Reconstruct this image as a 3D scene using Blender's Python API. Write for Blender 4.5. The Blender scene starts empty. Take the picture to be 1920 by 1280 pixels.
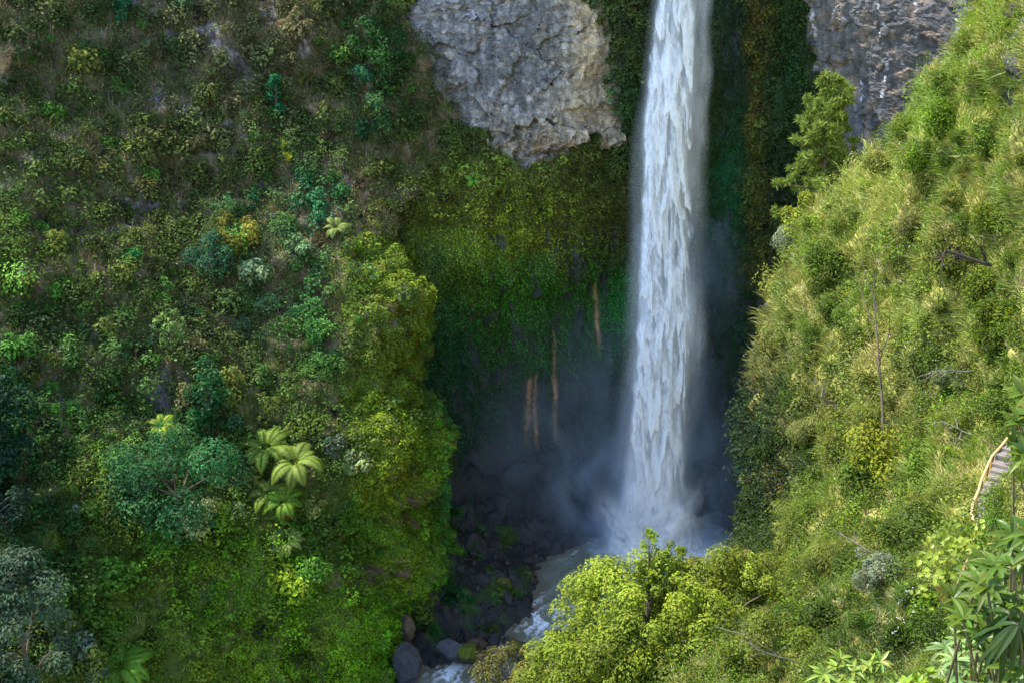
import bpy, math, random
import numpy as np
from mathutils import Vector, Matrix
sc = bpy.context.scene
C = sc.collection
rng = np.random.default_rng(7)
random.seed(7)
# ------------------------------------------------------------------ camera
FPX = 2165.0; PITCH = math.radians(20); CAM = np.array([0., 0., 68.])
cF = np.array([0, math.cos(PITCH), -math.sin(PITCH)]); cU = np.array([0, math.sin(PITCH), math.cos(PITCH)])
cam = bpy.data.objects.new('camera', bpy.data.cameras.new('camera')); C.objects.link(cam)
cam.location = CAM; cam.rotation_euler = (math.radians(90) - PITCH, 0, 0)
cam.data.sensor_width = 36; cam.data.lens = FPX / 1920 * 36; cam.data.clip_end = 2000; cam.data.clip_start = .2
sc.camera = cam

def ray(px, py):
    px = np.asarray(px, float); py = np.asarray(py, float)
    d = cF + ((px - 960) / FPX)[..., None] * np.array([1., 0, 0]) + ((640 - py) / FPX)[..., None] * cU
    return d
def at(px, py, Y):
    """photo direction (px, py) and a real distance Y north of the camera -> place in the world"""
    d = ray(px, py); return CAM + d * (np.asarray(Y, float) / d[..., 1])[..., None]
def proj(P):
    v = np.asarray(P) - CAM; s = v @ cF
    return 960 + v[..., 0] / s * FPX, 640 - (v @ cU) / s * FPX
def mpp(P):
    return float((np.asarray(P) - CAM) @ cF) / FPX

# ------------------------------------------------------------------ noise
_perm = np.random.default_rng(3).permutation(512)
_perm = np.concatenate([_perm, _perm])
_grad = np.random.default_rng(4).normal(size=(512, 3)); _grad /= np.linalg.norm(_grad, axis=1)[:, None]
def noise(p):
    p = np.asarray(p, float); i = np.floor(p).astype(int); f = p - i; i &= 511
    u = f * f * f * (f * (f * 6 - 15) + 10)
    out = 0
    for dx in (0, 1):
        wx = u[..., 0] if dx else 1 - u[..., 0]
        for dy in (0, 1):
            wy = u[..., 1] if dy else 1 - u[..., 1]
            for dz in (0, 1):
                wz = u[..., 2] if dz else 1 - u[..., 2]
                h = _perm[(_perm[(_perm[(i[..., 0] + dx) & 511] + i[..., 1] + dy) & 511] + i[..., 2] + dz) & 511]
                g = _grad[h]
                out = out + wx * wy * wz * (g[..., 0] * (f[..., 0] - dx) + g[..., 1] * (f[..., 1] - dy) + g[..., 2] * (f[..., 2] - dz))
    return out * 1.6
def fbm(p, o=4, lac=2.1, gain=.5):
    a = 1; s = 0; p = np.asarray(p, float)
    for k in range(o):
        s = s + a * noise(p + 17.3 * k); p = p * lac; a *= gain
    return s
def n2(px, py, sc_, k=0, o=3):
    px, py = np.broadcast_arrays(np.asarray(px, float), np.asarray(py, float))
    return fbm(np.stack([px / sc_, py / sc_, np.full(px.shape, k * 3.7 + .5)], -1), o)
def worley(p, seed=0, facet=False):
    """F1 and F2 distances of a jittered lattice in 3D, and the cell's random number"""
    p = np.asarray(p, float); i = np.floor(p).astype(int); f1 = np.full(p.shape[:-1], 9.); f2 = f1.copy(); cid = np.zeros(p.shape[:-1]); fc = np.zeros(p.shape[:-1])
    for dx in (-1, 0, 1):
        for dy in (-1, 0, 1):
            for dz in (-1, 0, 1):
                c = i + np.array([dx, dy, dz]); cc = c & 511
                h = _perm[(_perm[(_perm[(cc[..., 0] + seed) & 511] + cc[..., 1]) & 511] + cc[..., 2]) & 511]
                q = c + .5 + _grad[h] * .45
                d = np.linalg.norm(p - q, axis=-1)
                f2 = np.where(d < f1, f1, np.minimum(f2, d)); cid = np.where(d < f1, h / 512, cid); fc = np.where(d < f1, ((p - q) * _grad[(h * 7 + 3) & 511]).sum(-1), fc); f1 = np.minimum(f1, d)
    return (f1, f2, cid, fc) if facet else (f1, f2, cid)
def sstep(a, b, x):
    t = np.clip((np.asarray(x, float) - a) / (b - a), 0, 1); return t * t * (3 - 2 * t)
def lin(c):
    c = np.asarray(c, float) / 255; return np.where(c < .04045, c / 12.92, ((c + .055) / 1.055) ** 2.4)
def tps(pts):
    pts = np.array(pts, float); X = pts[:, :2] / 500; n = len(X)
    d = np.linalg.norm(X[:, None] - X[None], axis=-1); K = np.where(d > 0, d * d * np.log(d + 1e-12), 0) + np.eye(n) * .002
    P = np.c_[np.ones(n), X]; A = np.block([[K, P], [P.T, np.zeros((3, 3))]])
    w = np.linalg.solve(A, np.r_[pts[:, 2], 0, 0, 0])
    def f(px, py):
        q = np.stack(np.broadcast_arrays(np.asarray(px, float), np.asarray(py, float)), -1) / 500
        s = w[n] + w[n + 1] * q[..., 0] + w[n + 2] * q[..., 1]
        for k in range(n):
            r2 = ((q - X[k]) ** 2).sum(-1); s = s + w[k] * .5 * r2 * np.log(r2 + 1e-12)
        return s
    return f
def inpoly(px, py, poly):
    px = np.asarray(px, float); py = np.asarray(py, float); r = np.zeros(px.shape, bool); n = len(poly)
    for i in range(n):
        x1, y1 = poly[i]; x2, y2 = poly[(i + 1) % n]
        if y1 == y2: continue
        c = ((y1 > py) != (y2 > py)) & (px < (x2 - x1) * (py - y1) / (y2 - y1) + x1); r ^= c
    return r
def paint(px, py, blobs, base, bw=.25, warp=30):
    """plant or rock colour by place: blobs (px, py, rx, ry, sRGB, weight)"""
    wx = px + warp * n2(px, py, 60, 1); wy = py + warp * n2(px, py, 60, 2)
    s = np.full(px.shape, bw); c = bw * lin(base) * np.ones(px.shape + (3,))
    for bx, by, rx, ry, col, w in blobs:
        g = w * np.exp(-((wx - bx) / rx) ** 2 - ((wy - by) / ry) ** 2)
        s = s + g; c = c + g[..., None] * lin(col)
    return c / s[..., None]
def curve(pts):
    a = np.array(pts, float); return lambda y: np.interp(y, a[:, 0], a[:, 1])

# ------------------------------------------------------------------ objects
def tag(o, label=None, cat=None, group=None, kind=None):
    for k, v in (('label', label), ('category', cat), ('group', group), ('kind', kind)):
        if v: o[k] = v
    return o
def mesh_np(name, V, Fs, col=None, attrs=None, smooth=False):
    me = bpy.data.meshes.new(name); V = np.ascontiguousarray(V, np.float32)
    if not isinstance(Fs, (list, tuple)): Fs = [Fs]
    Fs = [np.asarray(f) for f in Fs if len(f)]
    me.vertices.add(len(V)); me.vertices.foreach_set('co', V.ravel())
    nl = sum(f.size for f in Fs); npol = sum(len(f) for f in Fs)
    me.loops.add(nl); me.polygons.add(npol)
    me.loops.foreach_set('vertex_index', np.concatenate([f.ravel() for f in Fs]).astype(np.int32))
    tot = np.concatenate([np.full(len(f), f.shape[1]) for f in Fs]); st = np.r_[0, np.cumsum(tot)[:-1]]
    me.polygons.foreach_set('loop_start', st.astype(np.int32))
    me.update(calc_edges=True)
    me.polygons.foreach_set('use_smooth', np.full(npol, bool(smooth)))
    if col is not None:
        a = me.color_attributes.new('Col', 'FLOAT_COLOR', 'POINT')
        a.data.foreach_set('color', np.c_[col, np.ones(len(col))].astype(np.float32).ravel())
    for k, v in (attrs or {}).items():
        a = me.attributes.new(k, 'FLOAT', 'POINT'); a.data.foreach_set('value', np.asarray(v, np.float32).ravel())
    return me
def obj(name, me, mat, parent=None):
    o = bpy.data.objects.new(name, me); C.objects.link(o)
    if mat is not None and (not me.materials): me.materials.append(mat)
    if parent is not None: o.parent = parent
    return o
def empty(name, loc, rz=0):
    o = bpy.data.objects.new(name, None); C.objects.link(o); o.location = [float(a) for a in loc]; o.rotation_euler = (0, 0, rz); o.empty_display_size = .3
    return o
def copy_tree(o, parent=None):
    c = o.copy(); C.objects.link(c); c.parent = parent
    for ch in list(o.children): copy_tree(ch, c)
    return c
def norm(a): return a / (np.linalg.norm(a, axis=-1, keepdims=True) + 1e-9)
def leaf_np(P, N, size, aspect=.55, fold=.12, T=None, r=rng):
    """one diamond leaf (four vertices, folded along its midrib) per point"""
    n = len(P); N = norm(N); R = r.normal(size=(n, 3)) if T is None else T
    t = norm(R - N * (R * N).sum(1)[:, None]); b = np.cross(N, t)
    s = np.broadcast_to(np.asarray(size, float), (n,))[:, None]; aspect = np.broadcast_to(np.asarray(aspect, float), (n,))[:, None]
    V = np.empty((n, 4, 3)); V[:, 0] = P - t * s * .5; V[:, 2] = P + t * s * .5
    V[:, 1] = P + b * s * aspect * .5 + N * s * fold - t * s * .05; V[:, 3] = P - b * s * aspect * .5 + N * s * fold - t * s * .05
    return V.reshape(-1, 3), np.arange(4 * n).reshape(n, 4)
def leaves_mesh(name, P, N, size, col, aspect=.55, fold=.12, T=None, r=rng):
    V, F = leaf_np(P, N, size, aspect, fold, T, r)
    return mesh_np(name, V, F, np.repeat(col, 4, axis=0))
def blades_np(P, D, L, w, r=rng):
    """curved grass blade: two segments, five vertices"""
    n = len(P); D = norm(D); L = np.broadcast_to(L, (n,))[:, None]; w = np.broadcast_to(w, (n,))[:, None]
    side = norm(np.cross(D, r.normal(size=(n, 3)))) * w; lean = norm(r.normal(size=(n, 3)) * [1, 1, .2])
    m = P + D * L * .55 + lean * L * .08; t = P + D * L * .9 + lean * L * .35 - np.array([0, 0, 1]) * L * .12
    V = np.stack([P - side, P + side, m + side * .7, m - side * .7, t], 1)
    i = np.arange(n)[:, None] * 5
    return V.reshape(-1, 3), [np.hstack([i, i + 1, i + 2, i + 3]), np.hstack([i + 3, i + 2, i + 4])]
def tube_np(paths, seg=6):
    """paths: list of (points, radii) -> one tapered tube mesh"""
    VS, FS, o = [], [], 0
    for pts, rad in paths:
        pts = np.asarray(pts, float); rad = np.broadcast_to(rad, (len(pts),)); n = len(pts)
        tg = norm(np.gradient(pts, axis=0)); ref = np.array([.3, .9, .2]) if abs(tg[0] @ np.array([.3, .9, .2])) < .9 else np.array([1., 0, 0])
        a = norm(np.cross(tg, ref)); b = np.cross(tg, a); an = np.linspace(0, 2 * np.pi, seg, endpoint=False)
        V = pts[:, None] + rad[:, None, None] * (np.cos(an)[None, :, None] * a[:, None] + np.sin(an)[None, :, None] * b[:, None])
        VS.append(V.reshape(-1, 3)); k = np.arange(n - 1)[:, None] * seg; j = np.arange(seg)[None]; j2 = (j + 1) % seg
        FS.append(np.stack([k + j, k + j2, k + seg + j2, k + seg + j], -1).reshape(-1, 4) + o); o += n * seg
    return np.concatenate(VS), np.concatenate(FS)
def join_np(parts):
    VS, FS, CS, o = [], [], [], 0
    for V, F, c in parts:
        F = F if isinstance(F, list) else [F]
        VS.append(V); FS += [np.asarray(f) + o for f in F]; CS.append(np.broadcast_to(c, (len(V), 3))); o += len(V)
    q = [f for f in FS if f.shape[1] == 4]; t = [f for f in FS if f.shape[1] == 3]
    return np.concatenate(VS), ([np.concatenate(q)] if q else []) + ([np.concatenate(t)] if t else []), np.concatenate(CS)

# ------------------------------------------------------------------ materials
def newmat(name):
    m = bpy.data.materials.new(name); m.use_nodes = True; nt = m.node_tree; nt.nodes.clear()
    out = nt.nodes.new('ShaderNodeOutputMaterial'); return m, nt, out
def N_(nt, t, **kw):
    n = nt.nodes.new(t)
    for k, v in kw.items():
        if k in n.inputs: n.inputs[k].default_value = v
        else: setattr(n, k, v)
    return n
def leafmat(name, trans=.35, gloss=.012, rough=.5):
    m, nt, out = newmat(name); L = nt.links.new
    a = N_(nt, 'ShaderNodeAttribute', attribute_name='Col'); oi = N_(nt, 'ShaderNodeObjectInfo')
    mx = N_(nt, 'ShaderNodeMix', data_type='RGBA', blend_type='MULTIPLY'); mx.inputs[0].default_value = 1
    L(a.outputs['Color'], mx.inputs[6]); L(oi.outputs['Color'], mx.inputs[7])
    d = N_(nt, 'ShaderNodeBsdfDiffuse'); t = N_(nt, 'ShaderNodeBsdfTranslucent'); g = N_(nt, 'ShaderNodeBsdfGlossy', Roughness=rough)
    g.inputs['Color'].default_value = (.8, .8, .8, 1)
    s1 = N_(nt, 'ShaderNodeMixShader', Fac=trans); s2 = N_(nt, 'ShaderNodeMixShader', Fac=gloss)
    L(mx.outputs[2], d.inputs['Color']); L(mx.outputs[2], t.inputs['Color']); L(d.outputs[0], s1.inputs[1]); L(t.outputs[0], s1.inputs[2])
    L(s1.outputs[0], s2.inputs[1]); L(g.outputs[0], s2.inputs[2]); L(s2.outputs[0], out.inputs['Surface'])
    return m
def rockmat(name, scale=1.0, bump=.6, rough=.85, var=.5, spec=.3, useobj=False):
    m, nt, out = newmat(name); L = nt.links.new
    p = N_(nt, 'ShaderNodeBsdfPrincipled', Roughness=rough); p.inputs['Specular IOR Level'].default_value = spec
    a = N_(nt, 'ShaderNodeAttribute', attribute_name='Col'); ge = N_(nt, 'ShaderNodeNewGeometry')
    n1 = N_(nt, 'ShaderNodeTexNoise', Scale=1.6 * scale, Detail=8.0, Roughness=.65); n2_ = N_(nt, 'ShaderNodeTexNoise', Scale=7 * scale, Detail=5.0, Roughness=.7)
    L(ge.outputs['Position'], n1.inputs['Vector']); L(ge.outputs['Position'], n2_.inputs['Vector'])
    mr = N_(nt, 'ShaderNodeMapRange'); mr.inputs[1].default_value = .3; mr.inputs[2].default_value = .7; mr.inputs[3].default_value = 1 - var; mr.inputs[4].default_value = 1 + var
    L(n1.outputs['Fac'], mr.inputs[0])
    vm = N_(nt, 'ShaderNodeVectorMath', operation='SCALE'); L(a.outputs['Color'], vm.inputs[0]); L(mr.outputs[0], vm.inputs['Scale'])
    src = vm.outputs[0]
    L(src, p.inputs['Base Color'])
    ad = N_(nt, 'ShaderNodeMath', operation='ADD'); L(n1.outputs['Fac'], ad.inputs[0])
    ml = N_(nt, 'ShaderNodeMath', operation='MULTIPLY'); ml.inputs[1].default_value = .4; L(n2_.outputs['Fac'], ml.inputs[0]); L(ml.outputs[0], ad.inputs[1])
    b = N_(nt, 'ShaderNodeBump', Strength=bump, Distance=.5 / scale); L(ad.outputs[0], b.inputs['Height']); L(b.outputs[0], p.inputs['Normal'])
    L(p.outputs[0], out.inputs['Surface']); return m
M_leaf = leafmat('leaf'); M_grass = leafmat('grass_blade', .4, .04, .5); M_moss = leafmat('moss', .2, .02, .7); M_big = leafmat('waxy_leaf', .28, .022, .4)
M_rock = rockmat('cliff_rock', 1, .5, var=.45); M_soil = rockmat('hillside_soil', 1.5, .6, var=.5); M_bark = rockmat('bark', 4, .5, var=.3)
M_boulder = rockmat('boulder_rock', 2, .7, var=.35); M_wet = rockmat('wet_rock', 2, .8, .5, var=.4, spec=.5); M_step = rockmat('step_concrete', 5, .3, .9, var=.25); M_bamboo = rockmat('bamboo', 8, .1, .4, var=.15, spec=.5)

# ------------------------------------------------------------------ terrain sheets
def axis(segs):
    out = []
    for a, b, s in segs: out.append(np.arange(a, b, s))
    return np.unique(np.concatenate(out))
def grid_faces(ny, nx, keep=None):
    i = np.arange(ny - 1)[:, None] * nx + np.arange(nx - 1)[None]
    f = np.stack([i, i + nx, i + nx + 1, i + 1], -1)          # faces the camera
    return f.reshape(-1, 4) if keep is None else f[keep]
class Sheet: pass
def grid_normals(V):
    dx = np.gradient(V, axis=1); dy = np.gradient(V, axis=0); return norm(np.cross(dy, dx))
# --- left hillside
EDGE = curve([(-900, 760), (-400, 745), (0, 752), (100, 778), (170, 815), (230, 862), (280, 870), (330, 810), (400, 752), (440, 742), (480, 768), (520, 788), (570, 804), (640, 803), (700, 801), (740, 808), (780, 828), (850, 833), (930, 839), (1000, 847), (1050, 851), (1085, 838), (1120, 800), (1150, 776), (1200, 752), (1280, 740), (1500, 690)])
YA = tps([(0, 0, 114), (300, 0, 121), (600, 0, 124), (745, 0, 123.4), (775, 100, 122.3), (850, 230, 121), (0, 300, 104), (300, 300, 112), (600, 300, 117), (790, 330, 118.3),
          (0, 640, 92), (300, 640, 98), (500, 640, 102), (700, 600, 104.5), (800, 600, 108), (745, 440, 113), (640, 450, 110.5), (0, 950, 80), (300, 950, 86), (600, 950, 93), (750, 900, 97.5), (835, 900, 104),
          (0, 1280, 68), (200, 1280, 74), (500, 1280, 83), (700, 1280, 89), (740, 1250, 91), (770, 1130, 98), (845, 1050, 105.5), (700, 780, 99), (800, 700, 106), (660, 1100, 92),
          (0, -700, 136), (700, -700, 143), (-800, -700, 120), (-800, 0, 98), (-800, 640, 76), (-600, 1280, 56)])
def foldback(px, E, Y, k, px_k):
    over = np.maximum(0, px - E); return np.minimum(px, E) - over * px_k, Y + over * k
ax = axis([(-1500, -40, 45), (-40, 600, 4), (600, 1010, 3)]); ay = axis([(-800, -40, 40), (-40, 1300, 4), (1300, 1500, 25)])
PX, PY = np.meshgrid(ax, ay)
E = EDGE(PY) + 9 * n2(PY * 0, PY, 22, 5); E = E - 14 * sstep(600, 760, PY); dE = E - PX
Ybase = YA(np.minimum(PX, E), PY)
bl = sstep(430, 520, PY)                                       # the bluff stands free of the wall only below this height
Ybase = Ybase + bl * 5.5 * np.clip(1 - dE / 95, 0, 1) ** 2.2 * (dE > 0) + bl * 5.5 * (dE <= 0)
qx, Yq = foldback(PX, E, Ybase, .06, .12)
Vg = at(qx, PY, Yq)
Nn = grid_normals(Vg)
amp = np.where(dE > -5, 1, .4)
disp = amp * (1.7 * fbm(Vg / 8.0 + 5, 3) + .95 * fbm(Vg / 2.6, 3) + .2 * fbm(Vg / .8, 2))
def bump_at(px, py, rx, ry, h): return h * np.exp(-((PX - px) / rx) ** 2 - ((PY - py) / ry) ** 2)
mo_ = sstep(640, 700, PX) * sstep(450, 500, PY); disp = disp + mo_ * (.7 * fbm(Vg / 1.5 + 80, 3) + 1.7 * (np.abs(fbm(Vg / 3.5 + 90, 2)) - .3))
disp = disp + bump_at(745, 590, 60, 110, 1.6) + bump_at(735, 820, 80, 90, 2.0) - bump_at(775, 730, 22, 26, 1.6) + bump_at(740, 1030, 45, 40, 1.6) + bump_at(800, 1060, 40, 40, 1.2) + bump_at(610, 1080, 40, 40, 1.5) \
    + bump_at(640, 1180, 90, 50, 1.5) - bump_at(690, 1085, 28, 40, 2.2) - bump_at(560, 1180, 25, 50, 1.5) + bump_at(480, 1080, 90, 40, 1.2) - bump_at(760, 980, 14, 50, 1.3)
Vg = Vg + Nn * disp[..., None]; Nn = grid_normals(Vg)
def rockmask_left(px, py):
    x = px + 22 * n2(px, py, 20, 7); y = py + 26 * n2(px, py, 20, 8); m = np.zeros(px.shape)
    for bx, by, rx, ry in [(8, 100, 26, 60), (300, 185, 26, 24), (345, 195, 14, 26), (310, 725, 30, 36), (398, 70, 14, 40), (440, 115, 26, 28), (470, 150, 24, 24), (265, 5, 40, 16), (500, 25, 20, 12), (570, 40, 12, 18),
                           (318, 80, 12, 22), (495, 345, 12, 18), (270, 385, 40, 28), (45, 300, 8, 16), (5, 340, 10, 26), (122, 740, 14, 20), (435, 230, 16, 22), (650, 330, 10, 22), (565, 95, 8, 20), (230, 440, 20, 16), (160, 620, 24, 14),
                           (690, 1080, 24, 34), (590, 1090, 18, 14), (728, 1065, 16, 30), (752, 960, 9, 50), (780, 735, 18, 20), (745, 1180, 20, 26), (720, 600, 8, 30), (40, 215, 10, 14), (520, 420, 10, 14), (700, 610, 6, 20)]:
        m = np.maximum(m, 1 - ((x - bx) / rx) ** 2 - ((y - by) / ry) ** 2)
    return sstep(.05, .7, m + .25 * n2(px, py, 9, 14))
rk = rockmask_left(PX, PY)
g1 = n2(PX, PY, 35, 9)
soil = lin((78, 80, 38)) * (1 - sstep(-.1, .4, g1))[..., None] + lin((116, 100, 76)) * sstep(-.1, .4, g1)[..., None]
mossy = sstep(620, 680, PX) * sstep(430, 480, PY)
lowg = sstep(800, 1000, PY)[..., None]; soil = soil * (1 - .8 * lowg) + .8 * lowg * lin((70, 92, 22))
soil = soil * (1 - mossy[..., None]) + lin((84, 92, 20)) * mossy[..., None]
rcol = lin((116, 106, 106)) * np.ones(PX.shape + (1,))
rcol = np.where((PX < 60)[..., None], lin((176, 145, 105)), rcol); rcol = np.where((PY > 900)[..., None] | ((PX > 690) & (PY > 500))[..., None], lin((88, 74, 64)), rcol)
stain = n2(PX * 2.2, PY * .5, 14, 11)
rcol = rcol * (1 + .9 * stain[..., None]) * (1 + .5 * n2(PX, PY, 7, 13))[..., None] + lin((120, 90, 70)) * .4 * sstep(.1, .5, n2(PX, PY, 12, 12))[..., None]
ca = soil * (1 - rk[..., None]) + np.clip(rcol, .03, .6) * rk[..., None]
A = Sheet(); A.V, A.N, A.PX, A.PY, A.rk = Vg, Nn, PX, PY, rk
A.me = mesh_np('hillside', Vg.reshape(-1, 3), grid_faces(*PX.shape), ca.reshape(-1, 3), smooth=True)
tag(obj('hillside', A.me, M_soil), 'steep hillside under thick green scrub with small bare rock patches', 'hillside', kind='structure')
A.mask = dE > -14

# --- back wall of the gorge
YB = tps([(750, 0, 124), (950, 0, 123), (1130, 0, 123.5), (1000, 150, 121.6), (1000, 270, 120), (1100, 270, 121), (850, 220, 122), (1000, 330, 120.4), (1100, 335, 121.6), (850, 340, 119), (940, 410, 118.6), (1080, 430, 121), (900, 480, 118.6),
          (700, 500, 118), (820, 600, 121), (900, 600, 122.5), (1000, 700, 127), (1100, 600, 128), (1150, 800, 128.5), (850, 800, 123), (850, 950, 122), (1000, 900, 128), (700, 900, 118), (600, 200, 128), (600, 0, 130),
          (1250, 0, 124), (1250, 300, 126.5), (1250, 600, 129), (1250, 900, 130), (1350, 0, 124.5), (1430, 0, 121), (1500, 0, 118.5), (1350, 300, 126), (1430, 300, 121.5), (1480, 200, 118.7), (1420, 500, 122.5), (1350, 700, 127.5), (1420, 800, 125),
          (1520, 100, 119), (1650, 100, 113), (1800, 50, 106), (1600, 300, 115), (1560, 200, 118), (1700, 500, 113), (1600, 900, 117), (1400, 1000, 126), (560, -250, 119), (760, -250, 118), (960, -250, 119), (1130, -300, 122), (560, -800, 119), (760, -800, 117), (950, -800, 117), (1250, -800, 130), (1250, -300, 126), (1700, -800, 122), (600, 1150, 118), (1000, 1150, 126), (1400, 1150, 126), (2100, 0, 98), (2100, 900, 98)])  # unseen upper buttress left of the fall, pushed forward to shade fall and basin
bx = axis([(560, 740, 8), (740, 1660, 2.6), (1660, 1860, 4), (1860, 2300, 40)]); by = axis([(-800, -30, 35), (-30, 480, 2.6), (480, 1020, 4), (1020, 1160, 15)])
PX, PY = np.meshgrid(bx, by)
CL1 = [(735, -900), (742, 0), (768, 100), (800, 165), (846, 218), (905, 240), (932, 292), (958, 300), (985, 318), (1030, 296), (1066, 282), (1082, 262), (1112, 250), (1132, 276), (1156, 280), (1160, 240), (1148, 200), (1140, 150), (1140, 60), (1105, 0), (1060, -20), (1060, -900)]
CL2 = [(1500, -900), (1508, 20), (1518, 90), (1530, 140), (1548, 190), (1552, 250), (1590, 300), (1600, 480), (2400, 480), (2400, -900)]
wx = PX + 16 * n2(PX, PY, 30, 21); wy = PY + 16 * n2(PX, PY, 30, 22)
c1 = inpoly(wx, wy, CL1); c2 = inpoly(wx, wy, CL2)
V0 = at(PX, PY, YB(PX, PY))
Nb = grid_normals(V0)
# blocky rock: cracked plates on the cliffs, ribs and hollows in the mossy alcove
pw = V0 + 1.5 * np.stack([fbm(V0 / 2.2 + 3, 4), fbm(V0 / 2.2 + 9, 4), fbm(V0 / 2.2 + 15, 4)], -1)
rdg = lambda q, o: 1 - np.abs(fbm(q, o))
low = sstep(205, 250, PY + 25 * n2(PX, PY, 40, 25)) * (PX < 1200)      # rubbly underside of the first cliff
c2w = (PX > 1400)
pw = V0 + .9 * np.stack([fbm(V0 / 2.2 + 3, 3), fbm(V0 / 2.2 + 9, 3), fbm(V0 / 2.2 + 15, 3)], -1)
f1, f2, cid, fa = worley(pw * np.array([.26, .3, .34]), 0, True); g1_, g2_, cid2, fb = worley(pw * np.array([.75, .8, 1.1]), 5, True); h1_, h2_, cid3, fd_ = worley(pw * np.array([2.0, 2.0, 2.7]), 9, True)
gapm = sstep(-.25, .25, fbm(V0 / 3.2 + 50, 2))
face = .75 * fa + .5 * (cid - .5) + (.22 + .3 * low + .10 * c2w) * fb + (.12 + .25 * low + .06 * c2w) * (cid2 - .5) + (.13 + .12 * low) * fd_ - .07 * np.exp(-((f2 - f1) / .05) ** 2) * gapm - (.03 + .07 * low) * np.exp(-((g2_ - g1_) / .06) ** 2) * (1 - .6 * gapm) + .6 * fbm(V0 / 6, 3) + .12 * fbm(V0 / 2, 3) + .05 * fbm(V0 / .6, 2) - .16 * sstep(.18, .0, np.abs(fbm(V0 * np.array([.28, .3, .8]) + 130, 4))) * sstep(-.1, .3, fbm(V0 / 4 + 140, 2))
crk = np.exp(-((f2 - f1) / .04) ** 2) * gapm * .5 + np.exp(-((g2_ - g1_) / .05) ** 2) * .3 * (1 - .4 * gapm)
over = np.exp(-((PX - 1090) / 110) ** 2 - ((PY - 262) / 26) ** 2) * 1.2 - np.exp(-((PX - 1090) / 90) ** 2 - ((PY - 300) / 20) ** 2) * 1.6
rib = fbm(np.stack([V0[..., 0] / 2.2, V0[..., 1] / 6, V0[..., 2] / 7], -1), 4)
alc = 1.5 * fbm(V0 / 8 + 40, 2) + 1.1 * rib + .35 * fbm(V0 / 1.1, 3)
rkB = (c1 | c2).astype(float)
dispB = np.where(rkB > 0, face * (1 - .5 * c2w) + over * (PX < 1250), alc)
V0 = V0 + Nb * dispB[..., None]; Nb = grid_normals(V0)
tan = paint(PX, PY, [(1100, 100, 42, 120, (184, 162, 126), 3), (1090, 230, 80, 60, (160, 142, 116), 1.6), (950, 250, 60, 40, (150, 136, 116), 1), (800, 160, 45, 60, (150, 138, 126), 1), (960, 130, 110, 80, (110, 106, 102), 1.6), (860, 40, 90, 50, (150, 146, 148), 1.2), (1065, 40, 25, 24, (98, 92, 104), 1.6), (1020, 275, 50, 22, (150, 132, 118), 1)], (128, 122, 116))
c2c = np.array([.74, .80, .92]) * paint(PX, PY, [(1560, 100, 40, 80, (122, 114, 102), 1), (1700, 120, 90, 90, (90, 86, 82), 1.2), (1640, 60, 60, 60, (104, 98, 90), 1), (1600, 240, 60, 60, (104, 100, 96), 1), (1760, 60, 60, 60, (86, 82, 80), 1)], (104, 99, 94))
patch = sstep(0, .5, n2(PX, PY, 26, 31)); c2c = c2c * (1 - .45 * patch[..., None]) + .45 * patch[..., None] * lin((138, 118, 98))
tan = .95 * tan * (1 + .35 * n2(PX, PY, 14, 33)[..., None]) * (1 + .4 * (cid2 - .5) + .3 * (cid3 - .5))[..., None]
ln = np.maximum(sstep(.05, .0, np.abs(fbm(V0 * np.array([.30, .3, .85]) + 130, 5))), .8 * sstep(.04, .0, np.abs(fbm(V0 * np.array([.7, .6, .8]) + 150, 4)))) * sstep(-.3, .2, fbm(V0 / 3 + 160, 2)); vst = 1 + .35 * n2(PX * 2.6, PY * .22, 20, 36)
tan = tan * (1 - .6 * ln * (1 - low))[..., None] * vst[..., None]; c2c = c2c * (1 - .55 * ln)[..., None] * vst[..., None]
spk = sstep(.35, .6, n2(PX, PY, 9, 34)) * low; tan = tan * (1 - .5 * spk[..., None])
lic = sstep(.42, .6, n2(PX, PY, 16, 35)); tan = tan * (1 - .4 * lic[..., None]) + .4 * lic[..., None] * lin((205, 190, 175))
def streak(xs, y0, y1, w):
    x = np.interp(PY, np.linspace(y0, y1, len(xs)), xs) + 3 * n2(PY * 0, PY, 9, int(xs[0]) % 97)
    return np.exp(-((PX - x) / w) ** 2) * sstep(y0 - 5, y0 + 8, PY) * (1 - sstep(y1 - 20, y1, PY)) * sstep(-.25, .25, n2(PX * 2, PY * .7, 8, 41))
st = sum(streak(x, a, b, w) for x, a, b, w in [([1665, 1662, 1660], 100, 140, 2.4), ([1683, 1686, 1689], 100, 135, 3.0), ([1664, 1660, 1655, 1652], 128, 205, 2.2), ([1655, 1650, 1646], 40, 78, 3), ([1586, 1590], 30, 60, 2), ([1638, 1640], 0, 20, 2.5), ([1598, 1600], 85, 110, 1.6), ([1522, 1524], 20, 80, 4), ([1528, 1530], 100, 150, 5), ([1612, 1618], 150, 200, 1.4), ([1716, 1718], 0, 30, 1.6), ([1800, 1795], 20, 90, 2.5), ([1700, 1690], 205, 240, 1.6), ([1650, 1652], 0, 40, 1.3)])
c2c = c2c * (1 - np.clip(st, 0, 1)[..., None]) + np.clip(st, 0, 1)[..., None] * lin((215, 215, 225))
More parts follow.
